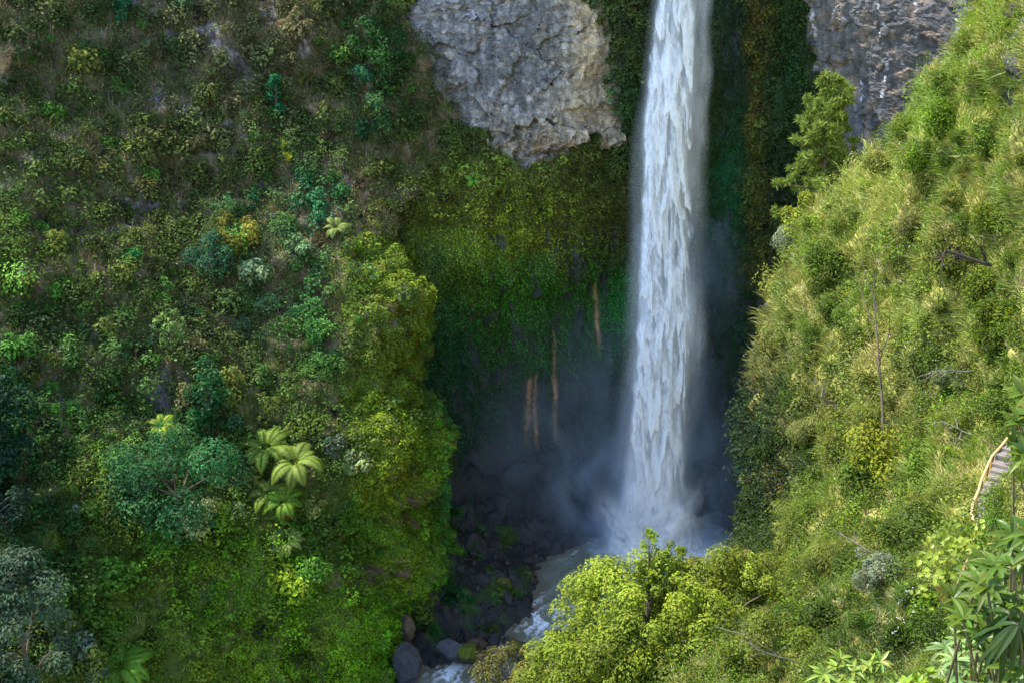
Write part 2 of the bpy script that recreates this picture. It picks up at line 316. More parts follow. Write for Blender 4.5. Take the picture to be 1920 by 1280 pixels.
moss = paint(PX, PY, [(940, 400, 120, 70, (104, 112, 26), 1.4), (850, 350, 90, 60, (96, 100, 40), 1), (1080, 380, 90, 70, (74, 74, 30), 1), (860, 500, 50, 70, (86, 104, 22), 1), (930, 560, 70, 70, (58, 84, 22), 1), (1060, 560, 60, 70, (40, 78, 20), 1), (1160, 590, 40, 60, (34, 92, 24), 1), (1160, 640, 60, 60, (50, 50, 30), .6),
                      (830, 640, 40, 150, (28, 70, 44), 1), (1000, 640, 120, 80, (44, 58, 24), .8), (950, 850, 120, 120, (40, 46, 40), 1), (1050, 950, 160, 60, (44, 40, 38), 1.2), (1060, 450, 60, 50, (58, 48, 34), 1), (1150, 420, 40, 50, (72, 56, 34), .8),
                      (1390, 200, 40, 250, (26, 54, 30), 1), (1420, 250, 22, 330, (84, 76, 26), 1), (1480, 150, 40, 130, (34, 60, 24), 1), (1370, 560, 40, 160, (24, 66, 34), 1), (1385, 320, 40, 60, (18, 92, 48), 1), (1440, 420, 30, 60, (58, 62, 24), .8), (1380, 100, 22, 60, (34, 38, 48), .8), (1370, 750, 60, 160, (40, 44, 40), 1.2)], (48, 58, 32))
bare = sstep(.05, .45, n2(PX * 1.6, PY * .6, 26, 44) + .40 * sstep(600, 1000, PY) - .25 * np.exp(-((PX - 860) / 70) ** 2) - .3 * (1 - sstep(380, 520, PY)))
moss = moss * (1 - .75 * bare[..., None]) + .75 * bare[..., None] * lin((62, 66, 68))
rust = sum(np.exp(-((PX - np.interp(PY, [y0, y1], [x0, x1])) / (w * sstep(y0 - 10, y0 + 50, PY) + .6)) ** 2) * sstep(y0 - 6, y0 + 10, PY) * (1 - sstep(y1 - 90, y1, PY)) for x0, x1, y0, y1, w in [(1117, 1117, 520, 690, 3), (1040, 1046, 620, 880, 3.4), (994, 992, 690, 860, 5.5), (1004, 1010, 690, 890, 2.6), (1146, 1148, 385, 440, 4)])
moss = moss * (1 - np.clip(rust * (.75 + .5 * n2(PX * 3, PY * .5, 12, 47)), 0, 1)[..., None]) + np.clip(rust * (.75 + .5 * n2(PX * 3, PY * .5, 12, 47)), 0, 1)[..., None] * lin((205, 158, 112))
cb = np.where(c1[..., None], tan, np.where(c2[..., None], c2c, moss))
B = Sheet(); B.V, B.N, B.PX, B.PY, B.rk, B.bare, B.c1, B.c2, B.rust = V0, Nb, PX, PY, rkB, bare, c1, c2, rust
B.me = mesh_np('cliff', V0.reshape(-1, 3), grid_faces(*PX.shape), np.clip(cb, .005, .7).reshape(-1, 3), smooth=False)
tag(obj('cliff', B.me, M_rock), 'grey and tan rock cliff curving round the waterfall with a mossy hollow below', 'cliff', kind='structure')

# --- sunny hillside on the other side
SIL = curve([(-900, 2300), (-300, 2000), (0, 1848), (60, 1812), (120, 1772), (180, 1728), (240, 1690), (300, 1630), (360, 1572), (420, 1500), (470, 1455), (540, 1415), (600, 1404), (700, 1394), (800, 1392), (850, 1394), (900, 1400), (960, 1404), (1020, 1402), (1060, 1380), (1100, 1340), (1200, 1260), (1300, 1190), (1600, 1040)])
YC = tps([(1848, 0, 60), (1920, 0, 52), (1900, 100, 51), (1725, 180, 66), (1800, 250, 58), (1900, 300, 50), (1600, 330, 74), (1700, 400, 64), (1850, 450, 52), (1480, 440, 80), (1404, 600, 80), (1500, 600, 71), (1650, 600, 60), (1800, 600, 50), (1900, 600, 46),
          (1392, 800, 78), (1450, 800, 71), (1600, 800, 58), (1750, 800, 48), (1850, 800, 42), (1850, 900, 38), (1404, 1000, 72), (1500, 1000, 58), (1700, 1000, 43), (1850, 1000, 33), (1400, 1100, 60), (1500, 1150, 47), (1700, 1150, 34), (1850, 1150, 25), (1280, 1200, 52), (1200, 1290, 46), (1400, 1280, 37), (1600, 1280, 29), (1900, 1280, 18),
          (2200, 800, 28), (2300, 1280, 10), (2300, 300, 38), (2300, -300, 44), (1950, -300, 62)])
cx = axis([(900, 1180, 30), (1180, 1960, 4), (1960, 2700, 40)]); cy = axis([(-500, -30, 30), (-30, 1300, 4), (1300, 1700, 30)])
PX, PY = np.meshgrid(cx, cy)
Sx = SIL(PY) + 30 * sstep(1060, 960, PY) * sstep(100, 300, PY) + 8 * n2(PY * 0, PY, 30, 51); dS = PX - Sx
Yc = YC(np.maximum(PX, Sx), PY)
Yc = Yc + 3.0 * np.clip(1 - dS / 60, 0, 1) ** 2 * (dS > 0) + 3.0 * (dS <= 0)
ov = np.maximum(0, -dS); qx = np.maximum(PX, Sx) + ov * .10; Yc = Yc + ov * .10
Vc = at(qx, PY, np.maximum(Yc, 7)); Nc = grid_normals(Vc)
dc = np.where(dS > -5, 1, .3) * (1.2 * fbm(Vc / 6 + 9, 3) + .6 * fbm(Vc / 2.0 + 2, 3) + .1 * fbm(Vc / .5, 2))
step_px = np.exp(-((PX - (1868 + (900 - PY) * .28)) / 66) ** 2 - ((PY - 905) / 112) ** 2)
dc = dc * (1 - .95 * np.clip(step_px * 1.6, 0, 1)) - .25 * np.clip(step_px * 1.3, 0, 1)
dc = dc + .35 * fbm(Vc / .9 + 7, 3) * np.exp(-((PX - 1900) / 26) ** 2 - ((PY - 110) / 90) ** 2) + .45 * np.exp(-((PX - 1895) / 30) ** 2 - ((PY - 110) / 80) ** 2) - .8 * np.exp(-((PX - 1860) / 22) ** 2 - ((PY - 190) / 40) ** 2)
Vc = Vc + Nc * dc[..., None]; Nc = grid_normals(Vc)
wx = PX + 12 * n2(PX, PY, 20, 55); wy = PY + 12 * n2(PX, PY, 20, 56)
def ell(lst):
    m = np.zeros(wx.shape)
    for a, b, c_, d in lst: m = np.maximum(m, 1 - ((wx - a) / c_) ** 2 - ((wy - b) / d) ** 2)
    return sstep(0, .3, m)
rkC = ell([(1904, 120, 17, 66), (1872, 190, 10, 26), (1918, 50, 12, 60), (1495, 610, 8, 20), (1505, 470, 14, 6), (1430, 575, 10, 14)])
path = ell([(1868, 880, 22, 40), (1862, 930, 22, 40), (1890, 850, 20, 20)])
red = ell([(1655, 600, 14, 30), (1640, 640, 16, 14), (1790, 1130, 16, 20), (1730, 1235, 20, 14)])
gC = n2(PX, PY, 40, 57)
cc = lin((150, 145, 74)) * (1 - sstep(-.2, .4, gC))[..., None] + lin((122, 112, 70)) * sstep(-.2, .4, gC)[..., None]
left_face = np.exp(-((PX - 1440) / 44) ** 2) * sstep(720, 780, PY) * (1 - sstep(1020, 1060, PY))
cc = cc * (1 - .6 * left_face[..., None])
cc = cc * (1 - rkC[..., None]) + rkC[..., None] * lin((58, 56, 56)) * (1 + 1.1 * n2(PX, PY, 9, 58)[..., None])
cc = cc * (1 - path[..., None]) + path[..., None] * lin((150, 132, 116)); cc = cc * (1 - .7 * red[..., None]) + .7 * red[..., None] * lin((150, 98, 66))
Cc = Sheet(); Cc.V, Cc.N, Cc.PX, Cc.PY, Cc.rk, Cc.lf = Vc, Nc, PX, PY, np.clip(rkC + path, 0, 1), left_face
Cc.mask = dS > -10
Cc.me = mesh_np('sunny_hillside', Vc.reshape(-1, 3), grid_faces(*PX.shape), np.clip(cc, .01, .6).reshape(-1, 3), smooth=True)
tag(obj('sunny_hillside', Cc.me, M_soil), 'sunlit grassy hillside rising beside the waterfall with a stepped path', 'hillside', kind='structure')

# --- gorge floor and the river
RIV = np.array([(20, 117, 7.0), (14, 114, 7.0), (8, 111, 5.6), (5.2, 106.5, 2.8), (3.6, 102.5, 2.1), (.4, 98.3, 2.0), (-4, 95, 2.5), (-8, 92.6, 3.0), (-15, 87, 3.2), (-26, 76, 3.2)])
def river_d(x, y):
    best = np.full(x.shape, 1e9); par = np.zeros(x.shape)
    for k in range(len(RIV) - 1):
        a, b = RIV[k], RIV[k + 1]; d = b[:2] - a[:2]; t = np.clip(((x - a[0]) * d[0] + (y - a[1]) * d[1]) / (d @ d), 0, 1)
        dist = np.hypot(x - a[0] - t * d[0], y - a[1] - t * d[1]) - (a[2] + t * (b[2] - a[2])); m = dist < best
        best = np.where(m, dist, best); par = np.where(m, k + t, par)
    return best, par
def water_z(x, y):
    return -.9 * sstep(106, 100, y) - .8 * sstep(98, 92, y) - .6 * sstep(91, 80, y)
gx = axis([(-40, -12, 1.5), (-12, 26, .17), (26, 60, 1.5)]); gy = axis([(70, 88, 1.5), (88, 128, .17), (128, 140, 2)])
GX, GY = np.meshgrid(gx, gy)
rd, _ = river_d(GX, GY); P3 = np.stack([GX, GY, 0 * GX], -1)
w0, w1, wid = worley(P3 * np.array([.42, .42, 1]) + .5 * noise(P3 / 2)[..., None], 3)
lump = np.clip(.75 - w0, 0, 1) * (.3 + 1.5 * wid) * 1.6 + .25 * np.clip(fbm(P3 / .7, 3), 0, 1)
gz = water_z(GX, GY) - .7 + .42 * np.clip(rd + .9, 0, 30) + .5 * fbm(P3 / 4, 3) * sstep(-.5, 3, rd) + lump * sstep(-1.2, .6, rd)
gz = gz + 2.5 * sstep(119, 127, GY) * sstep(14, 6, GX) * sstep(0, 4, rd)
gcol = lin((46, 44, 44)) * (1 + .8 * (wid - .5) + .4 * fbm(P3 / 1.5, 3))[..., None]
gm = sstep(-.05, .35, fbm(P3 / 3 + 7, 3)) * sstep(.5, 2, rd) * (GX < 3) * (GY < 118)
gcol = gcol * (1 - .8 * gm[..., None]) + .8 * gm[..., None] * lin((52, 88, 24))
Gs = Sheet(); Gs.V = np.stack([GX, GY, gz], -1); Gs.m = gm; Gs.N = grid_normals(Gs.V) * -1
tag(obj('gorge_floor', mesh_np('gorge_floor', Gs.V.reshape(-1, 3), grid_faces(*GX.shape)[:, ::-1], np.clip(gcol, .008, .4).reshape(-1, 3)), M_wet), 'dark rubble floor of the gorge around the plunge pool', 'ground', kind='structure')
bigV = np.array([[-600, -300, -14], [600, -300, -14], [600, 900, -14], [-600, 900, -14]], float)
tag(obj('ground', mesh_np('ground', bigV, np.array([[0, 1, 2, 3]]), np.tile(lin((70, 74, 40)), (4, 1))), M_soil), 'wide low ground far below the hillsides', 'ground', kind='structure')
# water
hx = axis([(-30, -12, .8), (-12, 27, .14)]); hy = axis([(74, 89, .8), (89, 126, .14)])
HX, HY = np.meshgrid(hx, hy); rd, par = river_d(HX, HY)
Pw = np.stack([HX, HY, 0 * HX], -1)
rap = np.maximum(np.exp(-((par - 3.9) / .75) ** 2), np.exp(-((par - 6.35) / .42) ** 2))
fd = np.hypot(HX - 18, (HY - 116.5) * 1.1)
# along-stream and across coordinates for the streaks
wq = np.stack([fbm(Pw / 1.4 + 31, 3), fbm(Pw / 1.4 + 61, 3), 0 * HX], -1) * .5
fl = np.stack([(HX * .62 + HY * .78) * .75, (HX * .78 - HY * .62) * 2.2, 0 * HX], -1) + wq
foam_n = fbm(fl / 1.1 + 4, 4); foam_n2 = fbm(np.stack([fl[..., 0] / 3, fl[..., 1] / 3, fl[..., 2] + 2], -1), 3)
foam = np.clip(rap * sstep(-.05, .5, foam_n + .6 * foam_n2 + .35 * fbm(Pw / .3, 3) - .05), 0, 1) * sstep(.6, -.6, rd)
foam = np.maximum(foam, sstep(9.5, 3, fd + 2.5 * fbm(Pw / 1.7, 3)))
foam = np.maximum(foam, .35 * sstep(.35, .7, fbm(fl / 1.6 + 9, 3)) * sstep(17, 8, fd))
hz = water_z(HX, HY) + rap * (.09 * foam_n + .10 * foam_n2 + .07 * foam) + .02 * fbm(Pw / .5, 3) + .5 * sstep(6, 1, fd) * np.abs(fbm(Pw / 1.1, 3))
keep = (rd < 2.5)[:-1, :-1]
wc = lin((122, 124, 108)) * (1 + .25 * foam_n2)[..., None]; shal = sstep(-1.6, -.2, rd)[..., None]; wc = wc * (1 - .5 * shal) + .5 * shal * lin((104, 84, 62))
wme = mesh_np('river', np.stack([HX, HY, hz], -1).reshape(-1, 3), grid_faces(*HX.shape, keep)[:, ::-1], wc.reshape(-1, 3), {'foam': foam.ravel()}, smooth=True)
m, nt, out = newmat('river_water'); L = nt.links.new
a = N_(nt, 'ShaderNodeAttribute', attribute_name='Col'); fa = N_(nt, 'ShaderNodeAttribute', attribute_name='foam'); p = N_(nt, 'ShaderNodeBsdfPrincipled', Roughness=.12)
mx = N_(nt, 'ShaderNodeMix', data_type='RGBA'); mx.inputs[7].default_value = (.85, .87, .9, 1); L(fa.outputs['Fac'], mx.inputs[0]); L(a.outputs['Color'], mx.inputs[6]); L(mx.outputs[2], p.inputs['Base Color'])
mr = N_(nt, 'ShaderNodeMapRange'); mr.inputs[3].default_value = .15; mr.inputs[4].default_value = .8; L(fa.outputs['Fac'], mr.inputs[0]); L(mr.outputs[0], p.inputs['Roughness'])
ge = N_(nt, 'ShaderNodeNewGeometry'); tn = N_(nt, 'ShaderNodeTexNoise', Scale=2.5, Detail=5.0); L(ge.outputs['Position'], tn.inputs['Vector'])
bp = N_(nt, 'ShaderNodeBump', Strength=.5, Distance=.15); L(tn.outputs['Fac'], bp.inputs['Height']); L(bp.outputs[0], p.inputs['Normal']); L(p.outputs[0], out.inputs['Surface'])
tag(obj('river', wme, m), 'murky plunge pool draining into a white rapid stream between boulders', 'river', kind='structure')

# ------------------------------------------------------------------ surface sampling
def sampler(S, weight, box=None):
    w = weight[:-1, :-1].copy().astype(float); V = S.V
    area = np.linalg.norm(np.cross(V[1:, :-1] - V[:-1, :-1], V[:-1, 1:] - V[:-1, :-1]), axis=-1)
    p = (w * area).ravel(); cdf = np.cumsum(p); tot = cdf[-1]
    def draw(n, r=rng):
        k = np.searchsorted(cdf, r.random(n) * tot); j, i = np.divmod(k, w.shape[1]); a = r.random((n, 1)); b = r.random((n, 1))
        P = V[j, i] + a * (V[j, i + 1] - V[j, i]) + b * (V[j + 1, i] - V[j, i])
        return P, S.N[j, i], S.PX[j, i], S.PY[j, i]
    return draw
def surf_point(S, px, py):
    """the place on a sheet that a photo direction meets (its own grid, nearest node)"""
    qx, qy = proj(S.V.reshape(-1, 3)); ok = S.mask.ravel() if hasattr(S, 'mask') else np.ones(qx.shape, bool)
    d = (qx - px) ** 2 + (qy - py) ** 2 + np.where(ok, 0, 1e9); k = int(np.argmin(d)); return S.V.reshape(-1, 3)[k], S.N.reshape(-1, 3)[k]
UP = np.array([0, 0, 1.])
def clumps(draw, nc, per, r0, r1, leaf, colfn, lift=.4, upw=.5, colvar=.25, jit=.10, fade=0):
    """nc leafy clumps growing on a surface, each a dome of leaves -> P, N, size, colour"""
    c, n, px, py = draw(nc); R = r0 + (r1 - r0) * rng.random(nc) ** 1.6
    col = colfn(px, py); col = col * (1 + colvar * rng.normal(size=(nc, 1))) * (1 + .08 * rng.normal(size=(nc, 3)))
    cnt = np.maximum(5, (per * (R / r1) ** 2).astype(int)); k = np.repeat(np.arange(nc), cnt); m = len(k)
    d = norm(rng.normal(size=(m, 3)) + n[k] * .7 + UP * .5); rad = R[k] * (.55 + .5 * rng.random(m))
    P = c[k] + n[k] * (R[k] * lift)[:, None] + d * rad[:, None]
    Nn_ = d * .8 + UP * upw + rng.normal(size=(m, 3)) * .32
    cl = np.clip(col[k] * (1 + jit * rng.normal(size=(m, 1))), .004, .5); cl = cl * 1.0; lsz = rng.choice([.65, .85, 1.0, 1.3, 1.8], nc, p=[.2, .3, .25, .15, .1])[k]
    s = leaf * lsz * (.6 + .8 * rng.random(m)) if np.isscalar(leaf) else leaf(P) * (.6 + .8 * rng.random(m))
    return P, Nn_, s, cl

# --- left: scrub, dry grass and moss
BL = [(150, 60, 130, 70, (66, 78, 36), 1), (420, 90, 160, 100, (88, 84, 56), 1), (600, 130, 110, 110, (72, 84, 40), 1), (690, 200, 50, 60, (40, 84, 48), 1), (120, 280, 140, 70, (78, 92, 36), 1), (260, 330, 120, 60, (96, 94, 46), 1), (430, 300, 130, 100, (76, 90, 42), 1), (540, 330, 60, 70, (60, 96, 46), .8), (600, 390, 50, 70, (44, 104, 70), 1), (60, 500, 120, 60, (82, 104, 34), 1), (250, 520, 140, 60, (90, 98, 40), 1), (200, 640, 180, 80, (64, 90, 38), 1), (480, 540, 110, 60, (84, 112, 56), 1), (560, 640, 80, 90, (64, 102, 42), 1), (420, 650, 80, 70, (86, 94, 48), .8), (700, 300, 90, 70, (84, 94, 36), 1.1), (690, 400, 60, 60, (92, 96, 44), 1), (150, 800, 130, 90, (54, 92, 34), 1), (30, 900, 70, 150, (22, 58, 30), 1.2), (200, 950, 60, 120, (100, 112, 34), 1.2), (120, 1050, 90, 120, (40, 78, 24), 1), (300, 1100, 120, 90, (84, 116, 22), 1), (470, 1100, 120, 90, (96, 134, 22), 1.2), (600, 1240, 130, 70, (104, 138, 18), 1.3), (680, 1230, 70, 50, (82, 134, 18), 1.2), (400, 1240, 120, 60, (94, 122, 20), 1), (550, 820, 90, 60, (90, 112, 40), 1), (620, 1000, 60, 90, (66, 104, 30), 1), (300, 850, 100, 60, (58, 96, 42), .8)]
BM = [(700, 520, 80, 60, (96, 118, 18), 1), (760, 620, 50, 110, (102, 116, 18), 1), (700, 640, 60, 60, (88, 100, 34), 1), (720, 800, 90, 80, (104, 124, 14), 1.3), (730, 900, 50, 60, (108, 116, 18), 1), (690, 980, 60, 60, (84, 128, 18), 1), (800, 1060, 45, 60, (76, 138, 20), 1.2), (806, 650, 14, 140, (26, 104, 44), 1.5), (822, 880, 20, 130, (28, 112, 52), 1.6), (740, 1050, 40, 50, (100, 116, 20), 1), (720, 1180, 60, 70, (84, 140, 16), 1.2), (780, 830, 30, 60, (70, 128, 24), .8), (790, 960, 26, 60, (72, 120, 24), .8)]
inA = ((A.PX > -600) & (A.PY > -160) & (A.PY < 1420) & A.mask) * np.where((A.PX > -80) & (A.PY > -60) & (A.PY < 1330), 1, .35)
wm = sstep(610, 690, A.PX + 25 * n2(A.PX, A.PY, 40, 61)) * sstep(400, 470, A.PY) + sstep(-.1, .35, n2(A.PX, A.PY, 70, 62) + .5 * sstep(250, 600, A.PX) - .25) * .8 * sstep(960, 1060, A.PY)
KA = 1.3
colL = lambda px, py: KA * paint(px, py, BL, (70, 88, 36), warp=40)
colM = lambda px, py: KA * paint(px, py, BM + BL[-8:], (92, 110, 22), warp=25)
dry = sstep(-.15, .4, n2(A.PX, A.PY, 55, 63) - .5 * sstep(300, 900, A.PY))
dS_ = sampler(A, inA * (1 - A.rk) * np.clip(1 - wm, .05, 1) * (1 - .65 * dry))
P, N, s, c = clumps(dS_, 7800, 70, .25, 1.25, .23, colL, colvar=.38, lift=.55)
P2, N2, s2, c2_ = clumps(dS_, 850, 190, .8, 2.0, .25, colL, colvar=.5, lift=.6)
undergrowth = obj('undergrowth', leaves_mesh('undergrowth', np.r_[P, P2], np.r_[N, N2], np.r_[s, s2], np.r_[c, c2_], aspect=.3 + .5 * rng.random(len(s) + len(s2))), M_leaf)
tag(undergrowth, 'dense mixed green scrub covering the shaded hillside', 'undergrowth', kind='stuff')
dG = sampler(A, inA * (1 - A.rk) * np.clip(1 - wm, 0, 1) * (.25 + dry))
gp, gn, gpx, gpy = dG(60000)
gc = np.where((rng.random(60000) < .5)[:, None], lin((150, 126, 100)), lin((116, 114, 54))) * (1 + .3 * rng.normal(size=(60000, 1)))
gc = np.where((gpy > 500 + 300 * rng.random(60000))[:, None] & (rng.random(60000) < .85)[:, None], lin((96, 118, 30)) * (1 + .25 * rng.normal(size=(60000, 1))), gc)
V, F = blades_np(gp, UP * .8 + gn * .5 + rng.normal(size=gp.shape) * .35, .5 + .9 * rng.random(60000), .035)
tag(obj('dry_grass', mesh_np('dry_grass', V, F, np.clip(np.repeat(gc, 5, axis=0), .01, .4)), M_grass), 'brown and olive dry grass between the scrub on the shaded hillside', 'grass', kind='stuff')
dM = sampler(A, inA * (1 - A.rk) * wm)
mp, mn, mpx, mpy = dM(150000)
brn = sstep(.25, .6, n2(mpx, mpy, 30, 69))[:, None]; mc = (colM(mpx, mpy) * (1 - .6 * brn) + .6 * brn * lin((92, 76, 40))) * (1 + .22 * rng.normal(size=(150000, 1))) * (1 + .4 * n2(mpx, mpy, 12, 66)[:, None])
P, N, s, c = clumps(dM, 2600, 60, .25, .8, .22, colM, lift=.1)
mP = np.r_[mp + mn * (rng.random((150000, 1)) * .35 - .05), P]; mN = np.r_[mn + rng.normal(size=mp.shape) * .35 + UP * .3, N]
tag(obj('moss_carpet', leaves_mesh('moss_carpet', mP, mN, np.r_[.12 + .16 * rng.random(150000), s], np.clip(np.r_[mc, c], .004, .5), .7), M_moss), 'bright yellow-green moss carpet over the rounded bluff', 'moss', kind='stuff')
# --- back wall: moss, vines
BB = [(940, 400, 120, 70, (112, 122, 22), 1.4), (850, 350, 90, 60, (98, 106, 38), 1), (1080, 380, 90, 70, (82, 84, 26), 1), (860, 500, 50, 70, (92, 112, 20), 1), (930, 560, 70, 70, (52, 104, 22), 1), (1060, 560, 60, 70, (38, 92, 20), 1), (1160, 590, 40, 60, (28, 108, 22), 1), (830, 640, 40, 150, (24, 84, 48), 1), (960, 620, 120, 80, (34, 92, 24), .8), (950, 820, 120, 90, (24, 76, 46), 1), (870, 780, 50, 160, (22, 74, 52), 1.2),
      (1170, 60, 40, 70, (58, 62, 22), 1.2), (1180, 200, 30, 60, (40, 68, 28), 1), (1380, 100, 30, 120, (24, 48, 26), 1), (1420, 250, 18, 330, (98, 88, 22), 1.4), (1480, 120, 34, 130, (34, 66, 20), 1.2), (1470, 260, 30, 120, (26, 50, 24), 1), (1370, 560, 40, 160, (20, 70, 32), 1), (1385, 330, 40, 60, (14, 96, 44), 1), (1440, 420, 30, 60, (66, 66, 22), .8), (1060, 330, 120, 20, (76, 84, 40), 1), (1200, 330, 14, 40, (66, 110, 20), 1.2)]
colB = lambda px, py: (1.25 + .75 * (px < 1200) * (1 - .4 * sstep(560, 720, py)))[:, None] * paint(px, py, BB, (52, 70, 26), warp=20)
inB = (B.PX > 600) & (B.PX < 1640) & (B.PY > -30) & (B.PY < 980) & ~((B.PX > 1560) & (B.PY < 300))
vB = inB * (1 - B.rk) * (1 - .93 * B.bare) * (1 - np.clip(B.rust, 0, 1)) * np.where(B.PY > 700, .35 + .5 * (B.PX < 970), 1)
dB = sampler(B, vB)
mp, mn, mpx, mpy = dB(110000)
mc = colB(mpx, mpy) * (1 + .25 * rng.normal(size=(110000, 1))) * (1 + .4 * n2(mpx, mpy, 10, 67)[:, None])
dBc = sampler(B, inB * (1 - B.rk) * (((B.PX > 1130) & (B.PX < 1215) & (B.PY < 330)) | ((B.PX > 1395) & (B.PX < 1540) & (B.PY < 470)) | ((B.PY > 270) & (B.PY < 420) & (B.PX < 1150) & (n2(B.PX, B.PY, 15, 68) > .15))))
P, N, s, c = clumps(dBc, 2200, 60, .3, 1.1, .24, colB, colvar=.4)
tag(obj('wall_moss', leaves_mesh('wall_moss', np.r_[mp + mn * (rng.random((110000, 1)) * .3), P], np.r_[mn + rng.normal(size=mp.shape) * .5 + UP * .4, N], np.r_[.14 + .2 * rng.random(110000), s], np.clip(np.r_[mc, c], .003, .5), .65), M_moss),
    'moss and hanging creepers on the wall around the falling water', 'moss', kind='stuff')
gp, gn, gpx, gpy = sampler(B, inB * (1 - B.rk) * (B.PY > 250) * (B.PY < 430) * (B.PX < 1200))(14000)
V, F = blades_np(gp, UP * .3 + gn * .7 - UP * .6 * rng.random((14000, 1)), .4 + .8 * rng.random(14000), .035)
gc = np.where((rng.random(14000) < .5)[:, None], lin((120, 112, 60)), lin((84, 98, 30))) * (1 + .25 * rng.normal(size=(14000, 1)))
tag(obj('hanging_grass', mesh_np('hanging_grass', V, F, np.clip(np.repeat(gc, 5, axis=0), .01, .4)), M_grass), 'hanging grass below the overhanging grey cliff', 'grass', kind='stuff')
# --- gorge floor greenery
gw = Sheet(); gw.V, gw.N = Gs.V, Gs.N; gw.PX, gw.PY = proj(Gs.V)
dF = sampler(gw, Gs.m * (GX > -12))
P, N, s, c = clumps(dF, 420, 70, .3, .9, .22, lambda px, py: np.where((px > 900)[:, None], lin((84, 106, 30)), lin((30, 96, 36))) * np.ones((len(px), 3)), colvar=.35)
tag(obj('streamside_weeds', leaves_mesh('streamside_weeds', P, N, s, c), M_leaf), 'green weeds growing over the rubble beside the pool', 'weeds', kind='stuff')
# --- right: grass and scrub
BR = [(1850, 60, 60, 70, (150, 165, 46), 1), (1760, 230, 70, 60, (134, 160, 44), 1), (1850, 300, 60, 60, (146, 158, 52), 1), (1640, 350, 60, 50, (188, 184, 82), 1.2), (1560, 430, 70, 50, (176, 176, 76), 1.1), (1480, 540, 60, 60, (170, 164, 76), 1), (1420, 640, 40, 60, (166, 158, 82), 1), (1560, 520, 60, 70, (122, 140, 44), 1), (1700, 500, 80, 60, (150, 158, 56), 1), (1760, 600, 60, 50, (182, 184, 80), 1), (1850, 600, 60, 90, (108, 124, 30), 1), (1660, 700, 60, 60, (170, 162, 78), 1), (1560, 720, 60, 60, (146, 146, 60), 1), (1740, 740, 50, 50, (122, 130, 50), 1),
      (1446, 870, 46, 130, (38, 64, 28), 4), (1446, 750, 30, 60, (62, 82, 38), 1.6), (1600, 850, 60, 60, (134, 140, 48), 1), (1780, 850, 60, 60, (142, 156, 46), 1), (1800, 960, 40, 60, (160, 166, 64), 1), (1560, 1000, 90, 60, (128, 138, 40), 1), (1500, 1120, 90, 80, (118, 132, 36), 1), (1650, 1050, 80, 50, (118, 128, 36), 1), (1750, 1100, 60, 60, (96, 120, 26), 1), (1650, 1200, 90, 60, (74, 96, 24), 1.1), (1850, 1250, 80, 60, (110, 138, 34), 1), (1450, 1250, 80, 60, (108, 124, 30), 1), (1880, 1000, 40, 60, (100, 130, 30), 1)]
KR = .66
colR = lambda px, py: KR * np.array([.86, 1.02, 1.0]) * paint(px, py, BR, (134, 142, 48), warp=40)
inC = ((Cc.PX > 1190) & (Cc.PX < 2560) & (Cc.PY > -200) & (Cc.PY < 1640) & Cc.mask) * np.where((Cc.PX < 2030) & (Cc.PY > -30) & (Cc.PY < 1330), 1, .22)
near = 1 / np.clip((Cc.V - CAM) @ cF, 16, 200) ** 2
gr = sstep(-.3, .25, n2(Cc.PX, Cc.PY, 60, 71) + .55 * sstep(560, 380, Cc.PY) + .35 * np.exp(-((Cc.PX - Cc.PY * -.9 - 1960) / 160) ** 2) - 1.2 * Cc.lf)
# a share of the clumps by area, a share by how near they stand (so both stay finely leafed)
leafR = lambda P_: .0055 * np.clip((P_ - CAM) @ cF, 14, 90) * .5
def clR(P_, pw=1): return 1
dR = sampler(Cc, inC * (1 - Cc.rk) * near * (1.15 - gr) * (1 - .9 * np.clip(step_px * 2 - .5, 0, 1)))
c0, n0, px0, py0 = dR(8600)
dist = (c0 - CAM) @ cF; R = dist * (.004 + .015 * rng.random(8600) ** 1.8); col = .85 * colR(px0, py0) * (1 + .28 * rng.normal(size=(8600, 1))) * (1 + .1 * rng.normal(size=(8600, 3)))
k = np.repeat(np.arange(8600), np.maximum(10, (95 * (R / dist / .019) ** 1.6).astype(int))); m = len(k)
d = norm(rng.normal(size=(m, 3)) + n0[k] * .6 + UP * .5)
P = c0[k] + n0[k] * (R[k] * .4)[:, None] + d * (R[k] * (.5 + .55 * rng.random(m)))[:, None]
N = d * .7 + UP * .5 + rng.normal(size=(m, 3)) * .45
tag(obj('hillside_scrub', leaves_mesh('hillside_scrub', P, N, leafR(P) * (.6 + .8 * rng.random(m)), np.clip(col[k] * (1 + .2 * rng.normal(size=(m, 1))), .01, .5)), M_leaf), 'sunlit yellow-green scrub covering the hillside beside the path', 'undergrowth', kind='stuff')
dR2 = sampler(Cc, inC * (1 - Cc.rk) * near * (.25 + gr) * (1 - .8 * np.clip(step_px * 2 - .6, 0, 1)))
ng = 220000; gp, gn, gpx, gpy = dR2(ng); dist = (gp - CAM) @ cF
tuft = np.stack([noise(gp / 1.3 + 3), noise(gp / 1.3 + 33), 0 * gpx], -1)
gc = 1.35 * colR(gpx, gpy); tanc = sstep(-.1, .5, n2(gpx, gpy, 25, 73))[:, None]; gc = gc * (1 - .5 * tanc) + .5 * tanc * lin((186, 168, 96)); gc = gc * (1 + .22 * rng.normal(size=(ng, 1)))
V, F = blades_np(gp, UP * .55 + gn * .6 + tuft * .9 + rng.normal(size=gp.shape) * .18, dist * (.006 + .011 * rng.random(ng)), dist * .00036)
tag(obj('hillside_grass', mesh_np('hillside_grass', V, F, np.clip(np.repeat(gc, 5, axis=0), .01, .5)), M_grass), 'long sunlit yellow grass on the hillside above the path', 'grass', kind='stuff')

